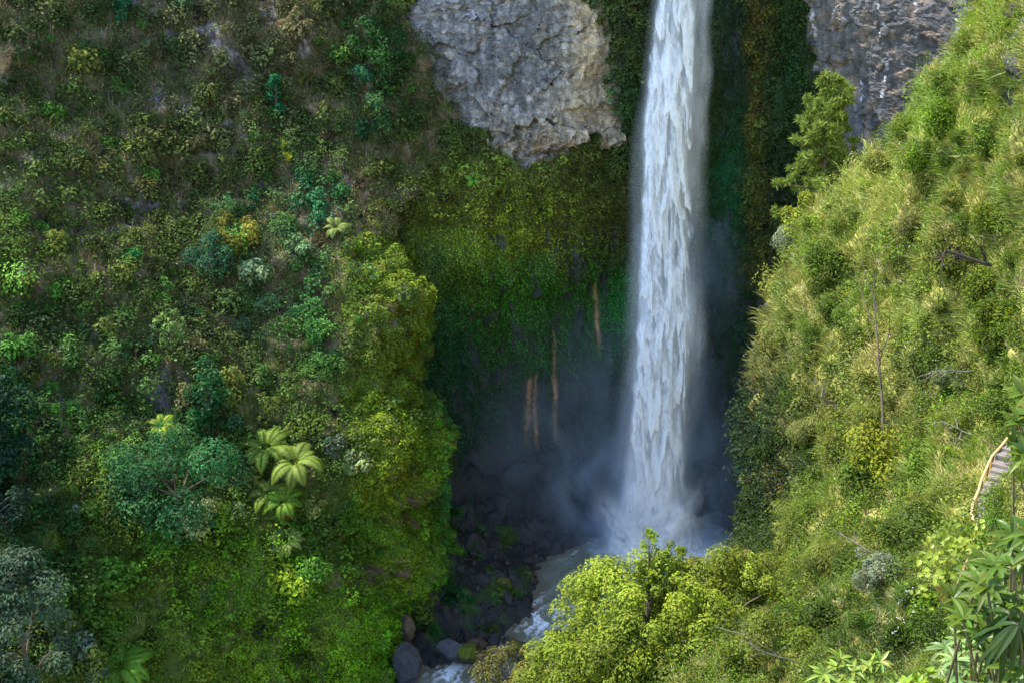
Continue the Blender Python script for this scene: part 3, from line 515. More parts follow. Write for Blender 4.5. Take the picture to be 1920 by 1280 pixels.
# ------------------------------------------------------------------ single plants
for S in (A, Cc):
    S.fx, S.fy = proj(S.V.reshape(-1, 3)); S.fx = np.where(S.mask.ravel(), S.fx, 1e6)
def on(S, px, py):
    k = int(np.argmin((S.fx - px) ** 2 + (S.fy - py) ** 2)); return S.V.reshape(-1, 3)[k].copy(), S.N.reshape(-1, 3)[k].copy()
def crown_np(r, blobs, n, leaf, up=.5, aspect=.55, jit=.2, droop=0, flat=1.0, inner=.55):
    """leaves over the outside of overlapping leaf masses; mean colour 1, tinted per plant by the object colour"""
    B_ = np.array(blobs); w = B_[:, 3] ** 2; k = r.choice(len(B_), n, p=w / w.sum())
    d = norm(r.normal(size=(n, 3)) + [0, 0, .35]); rad = B_[k, 3] * (inner + (1.05 - inner) * r.random(n) ** .6)
    P = B_[k, :3] + d * rad[:, None] * [1, 1, flat]; N = d * .9 + UP * up + r.normal(size=(n, 3)) * .3
    T = None
    if droop: T = d * [1, 1, .2] - UP * droop + r.normal(size=(n, 3)) * .4
    tint = (1 + .22 * r.normal(size=len(B_)))[k, None] * (1 + jit * r.normal(size=(n, 1))) * (1 + .07 * r.normal(size=(n, 3)))
    V, F = leaf_np(P, N, leaf * (.6 + .8 * r.random(n)), aspect, .12, T, r); return V, F, np.repeat(np.clip(tint, .25, 2), 4, axis=0)
def ell_blobs(r, rx, ry, rz, n, r0, r1, cz=0., shell=.5):
    d = norm(r.normal(size=(n, 3))); q = (shell + (1 - shell) * r.random(n)) ; P = d * q[:, None] * [rx, ry, rz] + [0, 0, cz]
    return np.c_[P, r0 + (r1 - r0) * r.random(n)]
def stems_np(r, blobs, base, r0, col=(.45, .4, .35)):
    paths = []
    for b in blobs:
        p = np.array(b[:3]); mid = base + (p - base) * .5 + r.normal(size=3) * .06 * np.linalg.norm(p - base) + UP * .05
        paths.append((np.array([base, mid, p]), [r0, r0 * .7, r0 * .3]))
    V, F = tube_np(paths, 5); return V, F, np.array(col)
def shrub_me(seed, kind):
    r = np.random.default_rng(seed)
    if kind == 'far':      # leafy shrub on the far slope, unit radius
        b = ell_blobs(r, .68, .68, .55, 11, .26, .46); parts = [crown_np(r, b, 620, .19)]
    elif kind == 'farpale':
        b = ell_blobs(r, .68, .68, .5, 14, .2, .36); parts = [crown_np(r, b, 700, .17, aspect=.6, droop=.3)]
    elif kind == 'farloose':
        b = ell_blobs(r, .75, .75, .75, 12, .16, .32, shell=.3); parts = [crown_np(r, b, 420, .18)]
    elif kind == 'near':
        b = ell_blobs(r, .66, .66, .58, 16, .22, .42); parts = [crown_np(r, b, 2600, .095)]
    elif kind == 'nearloose':
        b = ell_blobs(r, .75, .75, .8, 18, .14, .3, shell=.3); parts = [crown_np(r, b, 1900, .10, aspect=.45)]
    elif kind == 'feather':
        b = ell_blobs(r, .75, .75, .6, 16, .2, .4, shell=.3); parts = [crown_np(r, b, 3800, .13, aspect=.13, droop=.4)]
    parts.append(stems_np(r, b[:6], np.array([0, 0, -.75]), .035)); V, F, c = join_np(parts); return mesh_np('shrub', V, F, c)
PROTO = {k: [shrub_me(100 + 10 * i + j, k) for j in range(n)] for i, (k, n) in enumerate([('far', 5), ('farpale', 3), ('farloose', 4), ('near', 5), ('nearloose', 4), ('feather', 4)])}
for v in PROTO.values():
    for me in v: me.materials.append(M_leaf)
def tint(o, srgb, k=1.0): o.color = (*[float(x) for x in np.clip(lin(srgb) * k, .003, .6)], 1)
def shrub(kind, px, py, wpx, srgb, label, S, squash=1.0, lift=.45, k=1.0, group=None, cat='shrub', name='shrub', raw=None):
    P, n = on(S, px, py); name = 'bush' if S is Cc else name; cat = 'bush' if S is Cc else cat; R = wpx * mpp(P) * .5
    o = obj(name, random.choice(PROTO[kind]), None); P = P + (n * .5 + UP * .5) * R * lift
    o.location = [float(a) for a in P]; o.scale = (R, R, R * squash); o.rotation_euler = (random.uniform(-.2, .2), random.uniform(-.2, .2), random.uniform(0, 6.28))
    tint(o, srgb, k) if raw is None else setattr(o, 'color', (*[float(x) for x in np.clip(raw, .003, .6)], 1))
    tag(o, label, cat, group); return o
LANDL = [(12, 100, 'the tan bare rock'), (310, 190, 'the pale double rock patch'), (310, 728, 'the purple-grey rock face'), (522, 190, 'the narrow blue-green tree'), (535, 292, 'the bright yellow climber'), (600, 390, 'the blue-green creeper heap'),
         (396, 495, 'the round blue-green tree'), (446, 440, 'the olive-brown tree'), (635, 456, 'the lone tree fern'), (370, 735, 'the slim blue-green tree'), (340, 900, 'the cloud-shaped blue-green tree'), (378, 990, 'the pale-leaved bush'),
         (510, 925, 'the tree fern group'), (662, 890, 'the pale bush by the moss'), (18, 770, 'the dark edge tree'), (35, 1150, 'the grey-green corner tree'), (235, 1250, 'the big bottom tree fern'), (485, 530, 'the silvery bush'), (700, 220, 'the dark trees under the cliff'), (265, 5, 'the grey topmost outcrop'), (440, 110, 'the pinkish rock streak'), (122, 740, 'the thin whitish rock scar'), (45, 300, 'the small white rock')]
LANDR = [(1530, 300, 'the pine'), (1895, 130, 'the dark rock outcrop'), (1655, 700, 'the dead trunk'), (1690, 890, 'the yellow bush'), (1860, 900, 'the steps'), (1480, 455, 'the pale ridge bush'), (1430, 950, 'the pale bush on the lip'), (1650, 1100, 'the grey-leaved shrub'), (1590, 1235, 'the reddish bush'), (1720, 1185, 'the white-flowered bush'), (1790, 1050, 'the big-leaved vine'), (1815, 480, 'the bare dark bough'), (1560, 760, 'the fallen bare branch'), (1180, 1150, 'the broad sunny tree'), (1640, 400, 'the bright ridge grass'), (1825, 935, 'the bamboo rail')]
used = set()
def auto_label(px, py, look, land):
    c = sorted(land, key=lambda l: math.hypot(px - l[0], py - l[1]))
    for l in c:
        dx, dy = px - l[0], py - l[1]; d = math.hypot(dx, dy)
        q = 'just' if d < 75 else 'a short way' if d < 150 else 'well'
        falls = (px < 1250) == (dx > 0)
        if abs(dy) > 2 * abs(dx): w = 'above' if dy < 0 else 'below'
        elif abs(dx) > 2 * abs(dy): w = 'beside' ; q = q + (' to the falls side' if falls else ' off the falls side') ; w = 'of'
        else: w = ('up and ' if dy < 0 else 'down and ') + ('towards the falls' if falls else 'away from the falls') + ' from'
        s = f'{look} {q} {w} {l[2]}'
        if s not in used and len(s.split()) <= 16: used.add(s); return s
    return None
PAL = [('dark green', (38, 70, 30)), ('green', (66, 100, 40)), ('fresh green', (74, 124, 40)), ('olive', (98, 100, 40)), ('yellow-green', (122, 134, 34)), ('bluish green', (50, 94, 56)), ('greyish green', (98, 118, 84)), ('brownish', (106, 92, 62))]
PALR = [('dark green', (70, 92, 24)), ('green', (100, 126, 34)), ('olive', (126, 124, 44)), ('yellow-green', (150, 166, 44)), ('pale green', (150, 160, 90)), ('straw-coloured', (176, 164, 92))]
def scatter_shrubs(S, land, pal, colfn, n, ok, size, kinds, group, dmin, kcol, box, seed):
    r = np.random.default_rng(seed); got = []; tries = 0
    while len(got) < n and tries < 30000:
        tries += 1; px = r.uniform(box[0], box[1]); py = r.uniform(box[2], box[3])
        if not ok(px, py): continue
        w = size(px, py, r)
        if any(math.hypot(px - a, py - b) < dmin * (w + c) for a, b, c in got): continue
        base = colfn(np.array([px]), np.array([py]))[0]; nm, rgb = pal[int(np.argmin([np.abs(np.log(lin(p[1]) / np.maximum(base * (1 + .35 * r.normal(size=3)), .004))).sum() for p in pal]))]
        sz = 'small' if w < size.small else 'large' if w > size.large else 'medium'
        lab = auto_label(px, py, f'{sz} {nm} {"bush" if S is Cc else "shrub"}', land)
        if lab is None: continue
        got.append((px, py, w)); col = (lin(rgb) * ([.54, .62, .6] if S is Cc else [1, 1, 1])) * .65 + base * .35
        shrub(kinds[int(r.integers(len(kinds)))], px, py, w, None, lab, S, squash=r.uniform(.75, 1.15), group=group, raw=col * kcol * (1 + .15 * r.normal()))
class Sz:
    def __init__(s, f, a, b): s.f, s.small, s.large = f, a, b
    def __call__(s, *a): return s.f(*a)
rkL = lambda px, py: any(((px - a) / (c + 14)) ** 2 + ((py - b) / (d + 14)) ** 2 < 1 for a, b, c, d in [(8, 100, 26, 60), (300, 185, 26, 24), (345, 195, 14, 26), (310, 725, 30, 36), (398, 70, 14, 40), (440, 115, 26, 28), (470, 150, 24, 24), (265, 5, 40, 16), (122, 740, 14, 20), (515, 945, 110, 125), (635, 452, 75, 50), (235, 1250, 60, 40), (340, 900, 100, 80), (396, 495, 36, 46)])
scatter_shrubs(A, LANDL, PAL, colL, 255, lambda x, y: not rkL(x, y) and x < 660 + 170 * (y < 260) * (x < 760 + .2 * y) and not (x > 600 and y > 420) and n2(np.array(x), np.array(y), 80, 81) > -.25 and not (y > 1030 and x > 230 and n2(np.array(x), np.array(y), 45, 83) > -.35),
               Sz(lambda x, y, r: (28 + 66 * r.random() ** 1.7) * (1 + .25 * (y > 700)), 42, 68), ['far', 'far', 'farpale', 'farloose'], 'shrubs scattered over the shaded hillside', .31, 1.3, (-10, 780, 5, 1270), 5)
scatter_shrubs(A, LANDL + [(760, 560, 'the top of the mossy bluff'), (730, 800, 'the bright moss mound'), (770, 1050, 'the lowest moss lobe'), (690, 1085, 'the bare brown scarp in the moss')], PAL, colL, 18, lambda x, y: 655 < x < float(EDGE(y)) - 26 and y > 470, Sz(lambda x, y, r: r.uniform(18, 42), 24, 36), ['far', 'farpale', 'farloose'], 'small shrubs rooted in the mossy bluff', .9, 1.2, (650, 840, 470, 1260), 15)
rkR = lambda px, py: any(((px - a) / c) ** 2 + ((py - b) / d) ** 2 < 1 for a, b, c, d in [(1900, 130, 45, 90), (1848, 905, 72, 115), (1655, 690, 25, 130)])
scatter_shrubs(Cc, LANDR, PALR, colR, 150, lambda x, y: not rkR(x, y) and x > float(SIL(y)) + 44 and not (y < 480 and n2(np.array(x), np.array(y), 50, 84) > -.12),
               Sz(lambda x, y, r: (46 + 100 * r.random() ** 1.4) * (1 + .3 * (y > 900)), 66, 108), ['near', 'near', 'near', 'nearloose', 'feather'], 'bushes scattered over the sunlit hillside', .31, .95, (1330, 1925, 40, 1275), 6)
# shrubs singled out by the photo
for kind, px, py, w, col, lab in [
    ('farpale', 485, 528, 88, (128, 146, 100), 'silvery pale green bush in the middle of the shaded hillside'), ('farpale', 548, 478, 66, (112, 138, 92), 'pale green rounded bush between the silvery bush and the lone tree fern'),
    ('farpale', 372, 992, 112, (150, 156, 100), 'pale-leaved bush spreading under the cloud-shaped blue-green tree'), ('farpale', 436, 962, 66, (120, 140, 76), 'pale green bush between the cloud-shaped tree and the tree ferns'),
    ('farpale', 664, 885, 78, (140, 150, 96), 'pale grey-green bush against the mossy bluff'), ('farpale', 590, 955, 76, (134, 140, 74), 'pale yellowish bush just on the moss side of the tree ferns'), ('farpale', 606, 1040, 50, (74, 92, 36), 'olive bush hanging below the tree ferns'),
    ('far', 612, 842, 70, (92, 104, 76), 'dull grey-green bush above the pale bush by the moss'), ('far', 590, 640, 80, (62, 110, 46), 'thick fresh green bush halfway down beside the moss edge'), ('far', 575, 590, 66, (70, 112, 52), 'leafy green bush just above the thick fresh green bush'), ('far', 612, 690, 74, (66, 108, 44), 'leafy green bush just below the thick fresh green bush'),
    ('far', 600, 392, 66, (56, 106, 62), 'heap of blue-green creeper on the scrub above the lone tree fern'), ('far', 570, 350, 60, (52, 102, 58), 'upper lobe of blue-green creeper below the bright yellow climber'), ('far', 640, 370, 54, (58, 102, 54), 'blue-green creeper clump nearest the mossy wall'), ('far', 596, 418, 46, (58, 106, 64), 'blue-green creeper clump just above the lone tree fern'),
    ('farloose', 532, 278, 34, (180, 176, 24), 'bright yellow climber, upper tuft'), ('farloose', 542, 302, 30, (178, 172, 24), 'bright yellow climber, lower tuft'),
    ('far', 248, 494, 52, (66, 128, 66), 'fresh green upright bush alone in the dry grass'), ('far', 130, 1232, 92, (94, 108, 90), 'blue-grey leafy bush in the bottom corner'), ('far', 170, 1272, 60, (100, 114, 94), 'small blue-grey bush beside the big bottom tree fern'), ('far', 86, 1184, 56, (110, 108, 26), 'olive-yellow bush behind the grey-green corner tree'),
    ('far', 690, 250, 60, (40, 78, 46), 'dark green bush below the dark trees under the cliff'), ('farpale', 684, 150, 56, (66, 116, 78), 'blue-green bush between the dark trees under the cliff'), ('farpale', 700, 205, 52, (72, 122, 84), 'blue-green bush hanging over the mossy slope under the cliff'), ('farloose', 720, 238, 60, (70, 98, 56), 'sprawling green bush at the foot of the grey cliff'), ('far', 770, 118, 40, (66, 96, 34), 'small rounded green bush against the cliff edge'), ('far', 832, 205, 34, (92, 118, 36), 'bright green tuft on the lower edge of the grey cliff'), ('farloose', 912, 250, 46, (54, 80, 40), 'dark bush at the lowest corner of the grey cliff'),
    ('farpale', 210, 880, 40, (150, 160, 130), 'small whitish-flowered bush beside the cloud-shaped tree'), ('farpale', 136, 960, 36, (140, 156, 120), 'small pale-flowered bush in the dark lower scrub')]:
    shrub(kind, px, py, w, col, lab, A, lift=.6, k=1.3)
for kind, px, py, w, col, lab in [
    ('near', 1690, 890, 170, (158, 166, 44), 'broad yellow bush in the middle of the sunlit hillside'), ('near', 1640, 905, 90, (150, 150, 34), 'yellow-green bush leaning on the broad yellow bush'), ('near', 1480, 462, 74, (158, 168, 124), 'pale grey-green bush on the ridge under the pine'), ('nearloose', 1432, 935, 84, (160, 168, 84), 'pale big-leaved bush on the lip above the plunge pool'), ('nearloose', 1402, 985, 60, (148, 160, 74), 'pale bush hanging lowest over the plunge pool'),
    ('near', 1560, 520, 120, (104, 130, 36), 'large rounded green bush near the ridge below the pine'), ('near', 1590, 440, 80, (128, 148, 44), 'rounded yellow-green bush between the pine and the dead trunk'), ('near', 1575, 590, 96, (110, 132, 44), 'dark-bottomed green bush above the dead trunk'), ('near', 1880, 640, 150, (104, 120, 20), 'massive olive-green bush behind the upper steps'), ('near', 1840, 560, 110, (120, 134, 26), 'olive-green bush below the bare dark bough'), ('near', 1770, 690, 80, (100, 120, 32), 'dark green bush in the yellow grass beside the massive olive bush'), ('nearloose', 1810, 735, 110, (116, 128, 76), 'grey-green small-leaved bush above the steps'),
    ('nearloose', 1655, 1095, 120, (150, 158, 120), 'grey-leaved round shrub low on the sunlit hillside'), ('near', 1590, 1235, 70, (172, 120, 56), 'reddish-leaved bush at the bottom'), ('near', 1740, 1165, 120, (106, 140, 24), 'bright green bush with white flowers'), ('near', 1700, 1210, 90, (90, 118, 24), 'green bush with white flowers, lower of the two'), ('near', 1780, 240, 110, (122, 156, 34), 'bright green bush below the dark rock outcrop'), ('near', 1730, 300, 90, (120, 150, 34), 'bright green bush on the slope above the bright ridge grass'), ('near', 1700, 250, 70, (126, 150, 36), 'green bush standing on the ridge against the slate cliff'),
    ('near', 1860, 430, 90, (128, 146, 36), 'green bush above the bare dark bough'), ('near', 1460, 560, 60, (150, 160, 60), 'light green bush on the ridge edge beside the dark gorge'), ('feather', 1500, 1000, 130, (140, 150, 56), 'feathery needle-leaved tree crown above the broad sunny tree'), ('feather', 1560, 1060, 130, (132, 142, 54), 'feathery needle-leaved bush beside the grey-leaved shrub'), ('feather', 1480, 1110, 150, (136, 146, 50), 'wide feathery bush behind the broad sunny tree'), ('feather', 1530, 800, 110, (146, 150, 74), 'feathery bush under the fallen bare branch'), ('feather', 1720, 420, 110, (140, 140, 70), 'feathery olive bush beside the bare dark bough'),
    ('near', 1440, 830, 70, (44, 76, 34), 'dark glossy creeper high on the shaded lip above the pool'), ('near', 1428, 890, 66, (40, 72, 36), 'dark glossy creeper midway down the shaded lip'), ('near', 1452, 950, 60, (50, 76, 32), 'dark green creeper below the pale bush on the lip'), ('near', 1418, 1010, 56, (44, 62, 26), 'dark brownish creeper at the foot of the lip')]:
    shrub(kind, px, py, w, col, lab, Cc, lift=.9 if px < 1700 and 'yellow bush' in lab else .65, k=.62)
# white flowers belong to their bush
for o in [x for x in C.objects if x.get('label', '').startswith(('bright green bush with white', 'green bush with white'))]:
    r = np.random.default_rng(3); d = norm(r.normal(size=(26, 3)) + [-.4, -.6, .8]); q = d * .85
    me = leaves_mesh('blossoms', np.repeat(q, 3, axis=0) + r.normal(size=(78, 3)) * .02, np.repeat(d, 3, axis=0) + r.normal(size=(78, 3)) * .4, .045, np.tile([.7, .7, .7], (78, 1)), .8)
    f = obj('blossoms', me, M_moss, o); f['label'] = 'small white flowers'
# trees
def tree(name, px, py_base, h_px, S, label, cat, make, Y=None, group=None, rz=0):
    if Y is None: P, n = on(S, px, py_base)
    else: P = at(px, py_base, Y)
    s = h_px * mpp(P) / .9
    P = P if Y is not None else P + n * .12 * s
    t = empty(name, P - UP * .06 * s, rz); tag(t, label, cat, group); make(t, s); return t
def leafy(seed, blobs_fn, n, leaf, col, k=1, aspect=.55, droop=0, flat=1., up=.5, trunk_r=.018, bark=(96, 84, 70), jit=.2, lean=(0, 0), nst=12, mat=None):
    def make(t, s):
        r = np.random.default_rng(seed); b = np.array(blobs_fn(r)); V, F, c = crown_np(r, b, n, leaf, up, aspect, jit, droop, flat)
        cr = obj('crown', mesh_np('crown', V * s, F, c), mat or M_leaf, t); tint(cr, col, k)
        top = np.array([b[:, 0].mean(), b[:, 1].mean(), np.quantile(b[:, 2], .75)]); zz = np.linspace(0, 1, 7)[:, None]
        tr = zz * top + np.sin(zz * 5 + seed) * .015; paths = [(tr, np.linspace(trunk_r, trunk_r * .3, 7))]
        for q in b[r.permutation(len(b))[:nst]]:
            st = tr[min(6, max(1, int(6 * (q[2] * .7) / max(top[2], .1))))]; paths.append((np.array([st, (st + q[:3]) / 2 + [0, 0, .02], q[:3]]), [trunk_r * .5, trunk_r * .35, trunk_r * .12]))
        V, F = tube_np(paths, 6); obj('trunk', mesh_np('trunk', V * s, F, np.tile(lin(bark), (len(V), 1))), M_bark, t)
    return make
def cloud(rx, ry, z0, z1, n, r0, r1, taper=0.):
    def f(r):
        z = z0 + (z1 - z0) * r.random(n); q = (z - z0) / (z1 - z0); wf = np.sqrt(np.clip(1 - (2 * q - 1) ** 2 * .8, .1, 1)) * (1 - taper * q); a = r.random(n) * 6.283; d = (.35 + .65 * r.random(n) ** .5) * wf
        return np.c_[np.cos(a) * d * rx, np.sin(a) * d * ry, z, (r0 + (r1 - r0) * r.random(n)) * (1 - .5 * taper * q)]
    return f
T = tree
T('leafy_tree', 396, 540, 100, A, 'round dense blue-green tree standing alone in the scrub', 'tree', leafy(1, cloud(.32, .30, .2, .88, 15, .08, .19), 1800, .05, (52, 92, 60), 1.2))
T('leafy_tree', 446, 478, 90, A, 'olive-brown round tree just above the round blue-green tree', 'tree', leafy(2, cloud(.42, .38, .25, .88, 15, .07, .18), 1200, .06, (104, 100, 36), 1.35))
T('leafy_tree', 376, 835, 170, A, 'slim tall blue-green tree rising beside the purple-grey rock face', 'tree', leafy(3, cloud(.24, .22, .15, .94, 22, .05, .14, .45), 2000, .04, (42, 90, 44), 1.2))
T('leafy_tree', 418, 830, 90, A, 'drooping blue-green tree leaning on the slim tall tree', 'tree', leafy(4, cloud(.4, .35, .3, .85, 20, .09, .15), 1100, .06, (52, 86, 56), 1.2, droop=.4))
T('leafy_tree', 335, 1005, 190, A, 'big cloud-shaped blue-green tree with billowing crown beside the tree ferns', 'tree', leafy(5, cloud(.56, .48, .2, .9, 30, .08, .21), 6400, .032, (46, 88, 46), 1.2))
T('leafy_tree', 272, 985, 120, A, 'lighter blue-green tree at the outer flank of the cloud-shaped tree', 'tree', leafy(6, cloud(.40, .34, .2, .9, 17, .08, .19), 2600, .042, (62, 104, 54), 1.2))
T('leafy_tree', 10, 920, 245, A, 'very dark blue-green tree at the edge above the grey-green corner tree', 'tree', leafy(7, cloud(.32, .3, .15, .92, 46, .08, .15, .3), 4200, .034, (26, 58, 34), 1.2))
T('leafy_tree', 8, 1010, 110, A, 'dark grey-green tree below the very dark edge tree', 'tree', leafy(8, cloud(.4, .36, .2, .88, 26, .1, .16), 1800, .06, (44, 66, 48), 1.2))
T('leafy_tree', 28, 1300, 270, A, 'grey-green bluish tree filling the bottom corner', 'tree', leafy(9, cloud(.32, .28, .12, .95, 40, .05, .14, .35), 6500, .028, (68, 86, 62), 1.2, droop=.3))
T('leafy_tree', 522, 232, 86, A, 'narrow dark blue-green tree high on the shaded hillside', 'tree', leafy(10, cloud(.17, .17, .15, .92, 20, .07, .11, .3), 900, .055, (40, 104, 62), 1.35))
T('leafy_tree', 478, 400, 46, A, 'tiny dark conical tree above the olive-brown tree', 'tree', leafy(11, cloud(.26, .26, .12, .9, 16, .08, .14, .6), 500, .09, (34, 84, 48), 1.35))
T('leafy_tree', 690, 130, 90, A, 'dark dense tree under the cliff, nearest the top', 'tree', leafy(12, cloud(.34, .3, .2, .88, 24, .09, .15), 1300, .055, (40, 76, 30), 1.35))
T('leafy_tree', 735, 170, 110, A, 'dark tall tree touching the edge of the grey cliff', 'tree', leafy(13, cloud(.3, .28, .2, .9, 26, .08, .14), 1500, .05, (46, 80, 34), 1.35))
T('leafy_tree', 228, 60, 90, A, 'dark blue-green tree near the grey topmost outcrop', 'tree', leafy(14, cloud(.25, .25, .15, .9, 22, .08, .13, .3), 1000, .06, (34, 84, 52), 1.35))
T('leafy_tree', 330, 130, 60, A, 'dark rounded tree above the pale double rock patch', 'tree', leafy(15, cloud(.5, .4, .3, .85, 18, .12, .18), 800, .075, (44, 64, 32), 1.35))
T('leafy_tree', 328, 665, 80, A, 'loose pale green tree above the purple-grey rock face', 'tree', leafy(16, cloud(.3, .3, .2, .9, 20, .07, .12), 700, .06, (98, 122, 62), 1.35))
def pine(t, s):
    r = np.random.default_rng(21); P, N, paths, tl = [], [], [(np.array([[0, 0, 0], [.01, 0, .35], [-.01, .01, .7], [.0, 0, .98]]), [.017, .013, .008, .003])], []
    for k in range(44):
        z = .16 + .80 * (k / 43) ** .9; L = (.35 * (1 - z) ** .85 + .04) * r.uniform(.45, 1.2); a = k * 2.4 + r.normal() * .3; q = np.linspace(0, 1, 5)[:, None]
        br = np.array([0, 0, z]) + q * L * np.array([math.cos(a), math.sin(a), .28]) + q ** 2 * [0, 0, -.04]; paths.append((br, np.linspace(.006, .0015, 5)))
        for c_ in (1, 2, 3, 4):
            for h in range(2):
                ctr = br[c_] + r.normal(size=3) * .022; m = 56; d = norm(r.normal(size=(m, 3)) + [math.cos(a) * .5, math.sin(a) * .5, .6]); P.append(ctr + d * .030 * r.random((m, 1)) ** .5); N.append(r.normal(size=(m, 3))); tl.append(d + r.normal(size=(m, 3)) * .2)
    P, N, tl = map(np.concatenate, (P, N, tl)); n = len(P); V, F = leaf_np(P, N, .040 * (.6 + .7 * r.random(n)), .16, .03, tl, r)
    cr = obj('crown', mesh_np('crown', V * s, F, np.repeat(np.clip(1 + .25 * r.normal(size=(n, 1)) * np.ones(3), .4, 1.8), 4, axis=0)), M_leaf, t); tint(cr, (138, 156, 66), .72)
    V, F = tube_np(paths, 6); obj('trunk', mesh_np('trunk', V * s, F, np.tile(lin((110, 90, 66)), (len(V), 1))), M_bark, t)
T('pine_tree', 1533, 458, 300, None, 'open feathery pine standing behind the ridge against the slate cliff', 'tree', pine, Y=83)
T('leafy_tree', 1515, 470, 110, None, 'low bushy tree at the foot of the pine', 'tree', leafy(31, cloud(.4, .35, .2, .88, 24, .09, .15), 2600, .045, (156, 166, 50), .65), Y=81)
# broad sunlit trees in front of the pool
big = dict(aspect=.6, up=.6, jit=.18)
T('broadleaf_tree', 1195, 1345, 322, None, 'broad sunny yellow-green tree in front of the plunge pool', 'tree', leafy(41, cloud(.46, .40, .2, .92, 230, .03, .085), 42000, .0165, (150, 166, 50), .72, **big), Y=44)
T('broadleaf_tree', 1340, 1330, 318, None, 'sunny yellow-green tree behind the broad sunny tree, towards the hillside', 'tree', leafy(42, cloud(.40, .36, .2, .92, 150, .035, .09), 32000, .0165, (144, 158, 50), .72, **big), Y=47)
T('broadleaf_tree', 1100, 1400, 275, None, 'sunny tree with the lowest crown beside the stream', 'tree', leafy(43, cloud(.42, .36, .2, .9, 120, .04, .11), 24000, .02, (140, 156, 46), .72, **big), Y=42)
T('sapling', 1213, 1150, 172, None, 'thin sapling sticking up out of the broad sunny tree in front of the white water', 'tree', leafy(44, cloud(.10, .10, .35, .97, 22, .02, .045), 800, .028, (150, 172, 40), .65, trunk_r=.008), Y=45)
T('sapling', 1258, 1160, 165, None, 'second thin sapling beside the tallest one over the white water', 'tree', leafy(45, cloud(.14, .13, .3, .95, 24, .03, .06), 900, .032, (152, 172, 44), .65, trunk_r=.008), Y=45.5)
T('sapling', 1287, 1150, 110, None, 'small yellowish sapling between the broad trees', 'tree', leafy(46, cloud(.2, .18, .3, .95, 20, .05, .09), 800, .05, (168, 160, 40), .65, trunk_r=.01), Y=46)
T('leafy_tree', 960, 1330, 120, None, 'dull olive tree at the bottom edge over the stream', 'tree', leafy(47, cloud(.55, .5, .3, .9, 30, .1, .17), 4200, .045, (116, 112, 50), .65), Y=50)
T('leafy_tree', 1010, 1350, 110, None, 'olive-green tree between the broad sunny tree and the stream', 'tree', leafy(48, cloud(.5, .45, .3, .9, 26, .1, .17), 3600, .045, (124, 126, 46), .65), Y=47)
T('leafy_tree', 1350, 1130, 90, None, 'small bright tree on the slope below the lip', 'tree', leafy(49, cloud(.45, .4, .2, .9, 30, .09, .15), 4200, .045, (156, 168, 42), .65), Y=58)
T('leafy_tree', 1450, 1330, 190, None, 'grey-green leaning tree with bare twigs at the bottom', 'tree', leafy(50, cloud(.5, .42, .2, .9, 50, .08, .14), 9000, .03, (118, 132, 40), .65), Y=36)

# tree ferns
def lance_np(base, d, up, L, W, droop=.25, seg=6, fold=.18, pw=.8):
    d = norm(np.asarray(d, float)); b = norm(np.cross(d, up)); n = np.cross(b, d); VS = []
    for k in range(seg + 1):
        t = k / seg; c = base + d * L * t - UP * droop * L * t * t; w = W * math.sin(math.pi * min(.995, max(.02, t ** pw))) * .5
        VS += [c - b * w + n * w * fold * 2, c, c + b * w + n * w * fold * 2]
    i = np.arange(seg)[:, None] * 3
    return np.array(VS), np.concatenate([np.hstack([i, i + 1, i + 4, i + 3]), np.hstack([i + 1, i + 2, i + 5, i + 4])])
def frond_me(seed, seg=26):
    r = np.random.default_rng(seed); parts = []; tt = np.linspace(0, 1, 9)[:, None]
    arc = lambda t: np.array([t * .95, 0, .30 * math.sin(t * 2.3) - .28 * t ** 3])
    sp = np.array([arc(t) for t in np.linspace(0, 1, 9)]); V, F = tube_np([(sp, np.linspace(.012, .003, 9))], 4); parts.append((V, F, np.array([.8, .75, .5])))
    for k in range(seg):
        t = .16 + .84 * k / (seg - 1); p = arc(t); tg = norm(arc(min(1, t + .02)) - arc(t - .02)); Lp = .27 * math.sin(math.pi * min(.97, t * .86 + .11)) ** .8 + .015
        for s in (-1, 1):
            d = norm(np.array([tg[0] * .45, s, tg[2] * .45 - .12])); V, F = lance_np(p, d, norm(np.cross(np.cross(tg, [0, 1, 0]), tg)) * -1 if False else np.array([-tg[2], 0, tg[0]]), Lp * r.uniform(.85, 1.08), .036, .25, 3, .05, .6)
            parts.append((V, F, np.array([1., 1., 1.]) * r.uniform(.85, 1.15)))
    V, F, c = join_np(parts); me = mesh_np('frond', V, F, c); me.materials.append(M_leaf); return me
FR = [frond_me(k) for k in range(3)]
V, F = tube_np([(np.array([[0, 0, -.5], [.02, 0, -.2], [0, 0, .02]]), [.05, .045, .05])], 8); TRK = mesh_np('trunk', V, F, np.tile(lin((70, 54, 40)), (len(V), 1))); TRK.materials.append(M_bark)
def tree_fern(px, py, wpx, label, col=(150, 172, 70), n=10, S=A, tilt=(0, 0), seed=0, dead=False, group=None, lift=1.1):
    r = random.Random(seed); P, nn = on(S, px, py); R = wpx * 1.08 * mpp(P) * .5; P = P + (nn * .7 + UP * .5) * R * lift
    t = empty('tree_fern', P); t.rotation_mode = 'ZYX'; t.rotation_euler = (tilt[0], tilt[1], r.uniform(0, 6)); t.scale = (R, R, R); tag(t, label, 'tree fern', group)
    obj('trunk', TRK, None, t)
    for k in range(n):
        f = obj('frond', FR[k % 3], None, t); s = r.uniform(.8, 1.1); f.scale = (s, s, s); f.rotation_euler = (r.uniform(-.25, .25), r.uniform(-.30, .30), k * 6.283 / n + r.uniform(-.2, .2)); cj = r.uniform(.75, 1.2); tint(f, col, .85 * cj)
    if dead:
        f = obj('frond', FR[0], None, t); f.rotation_euler = (.2, 1.2, 3.5); tint(f, (120, 78, 50), .9); f['label'] = 'dead brown frond hanging down'
    return t
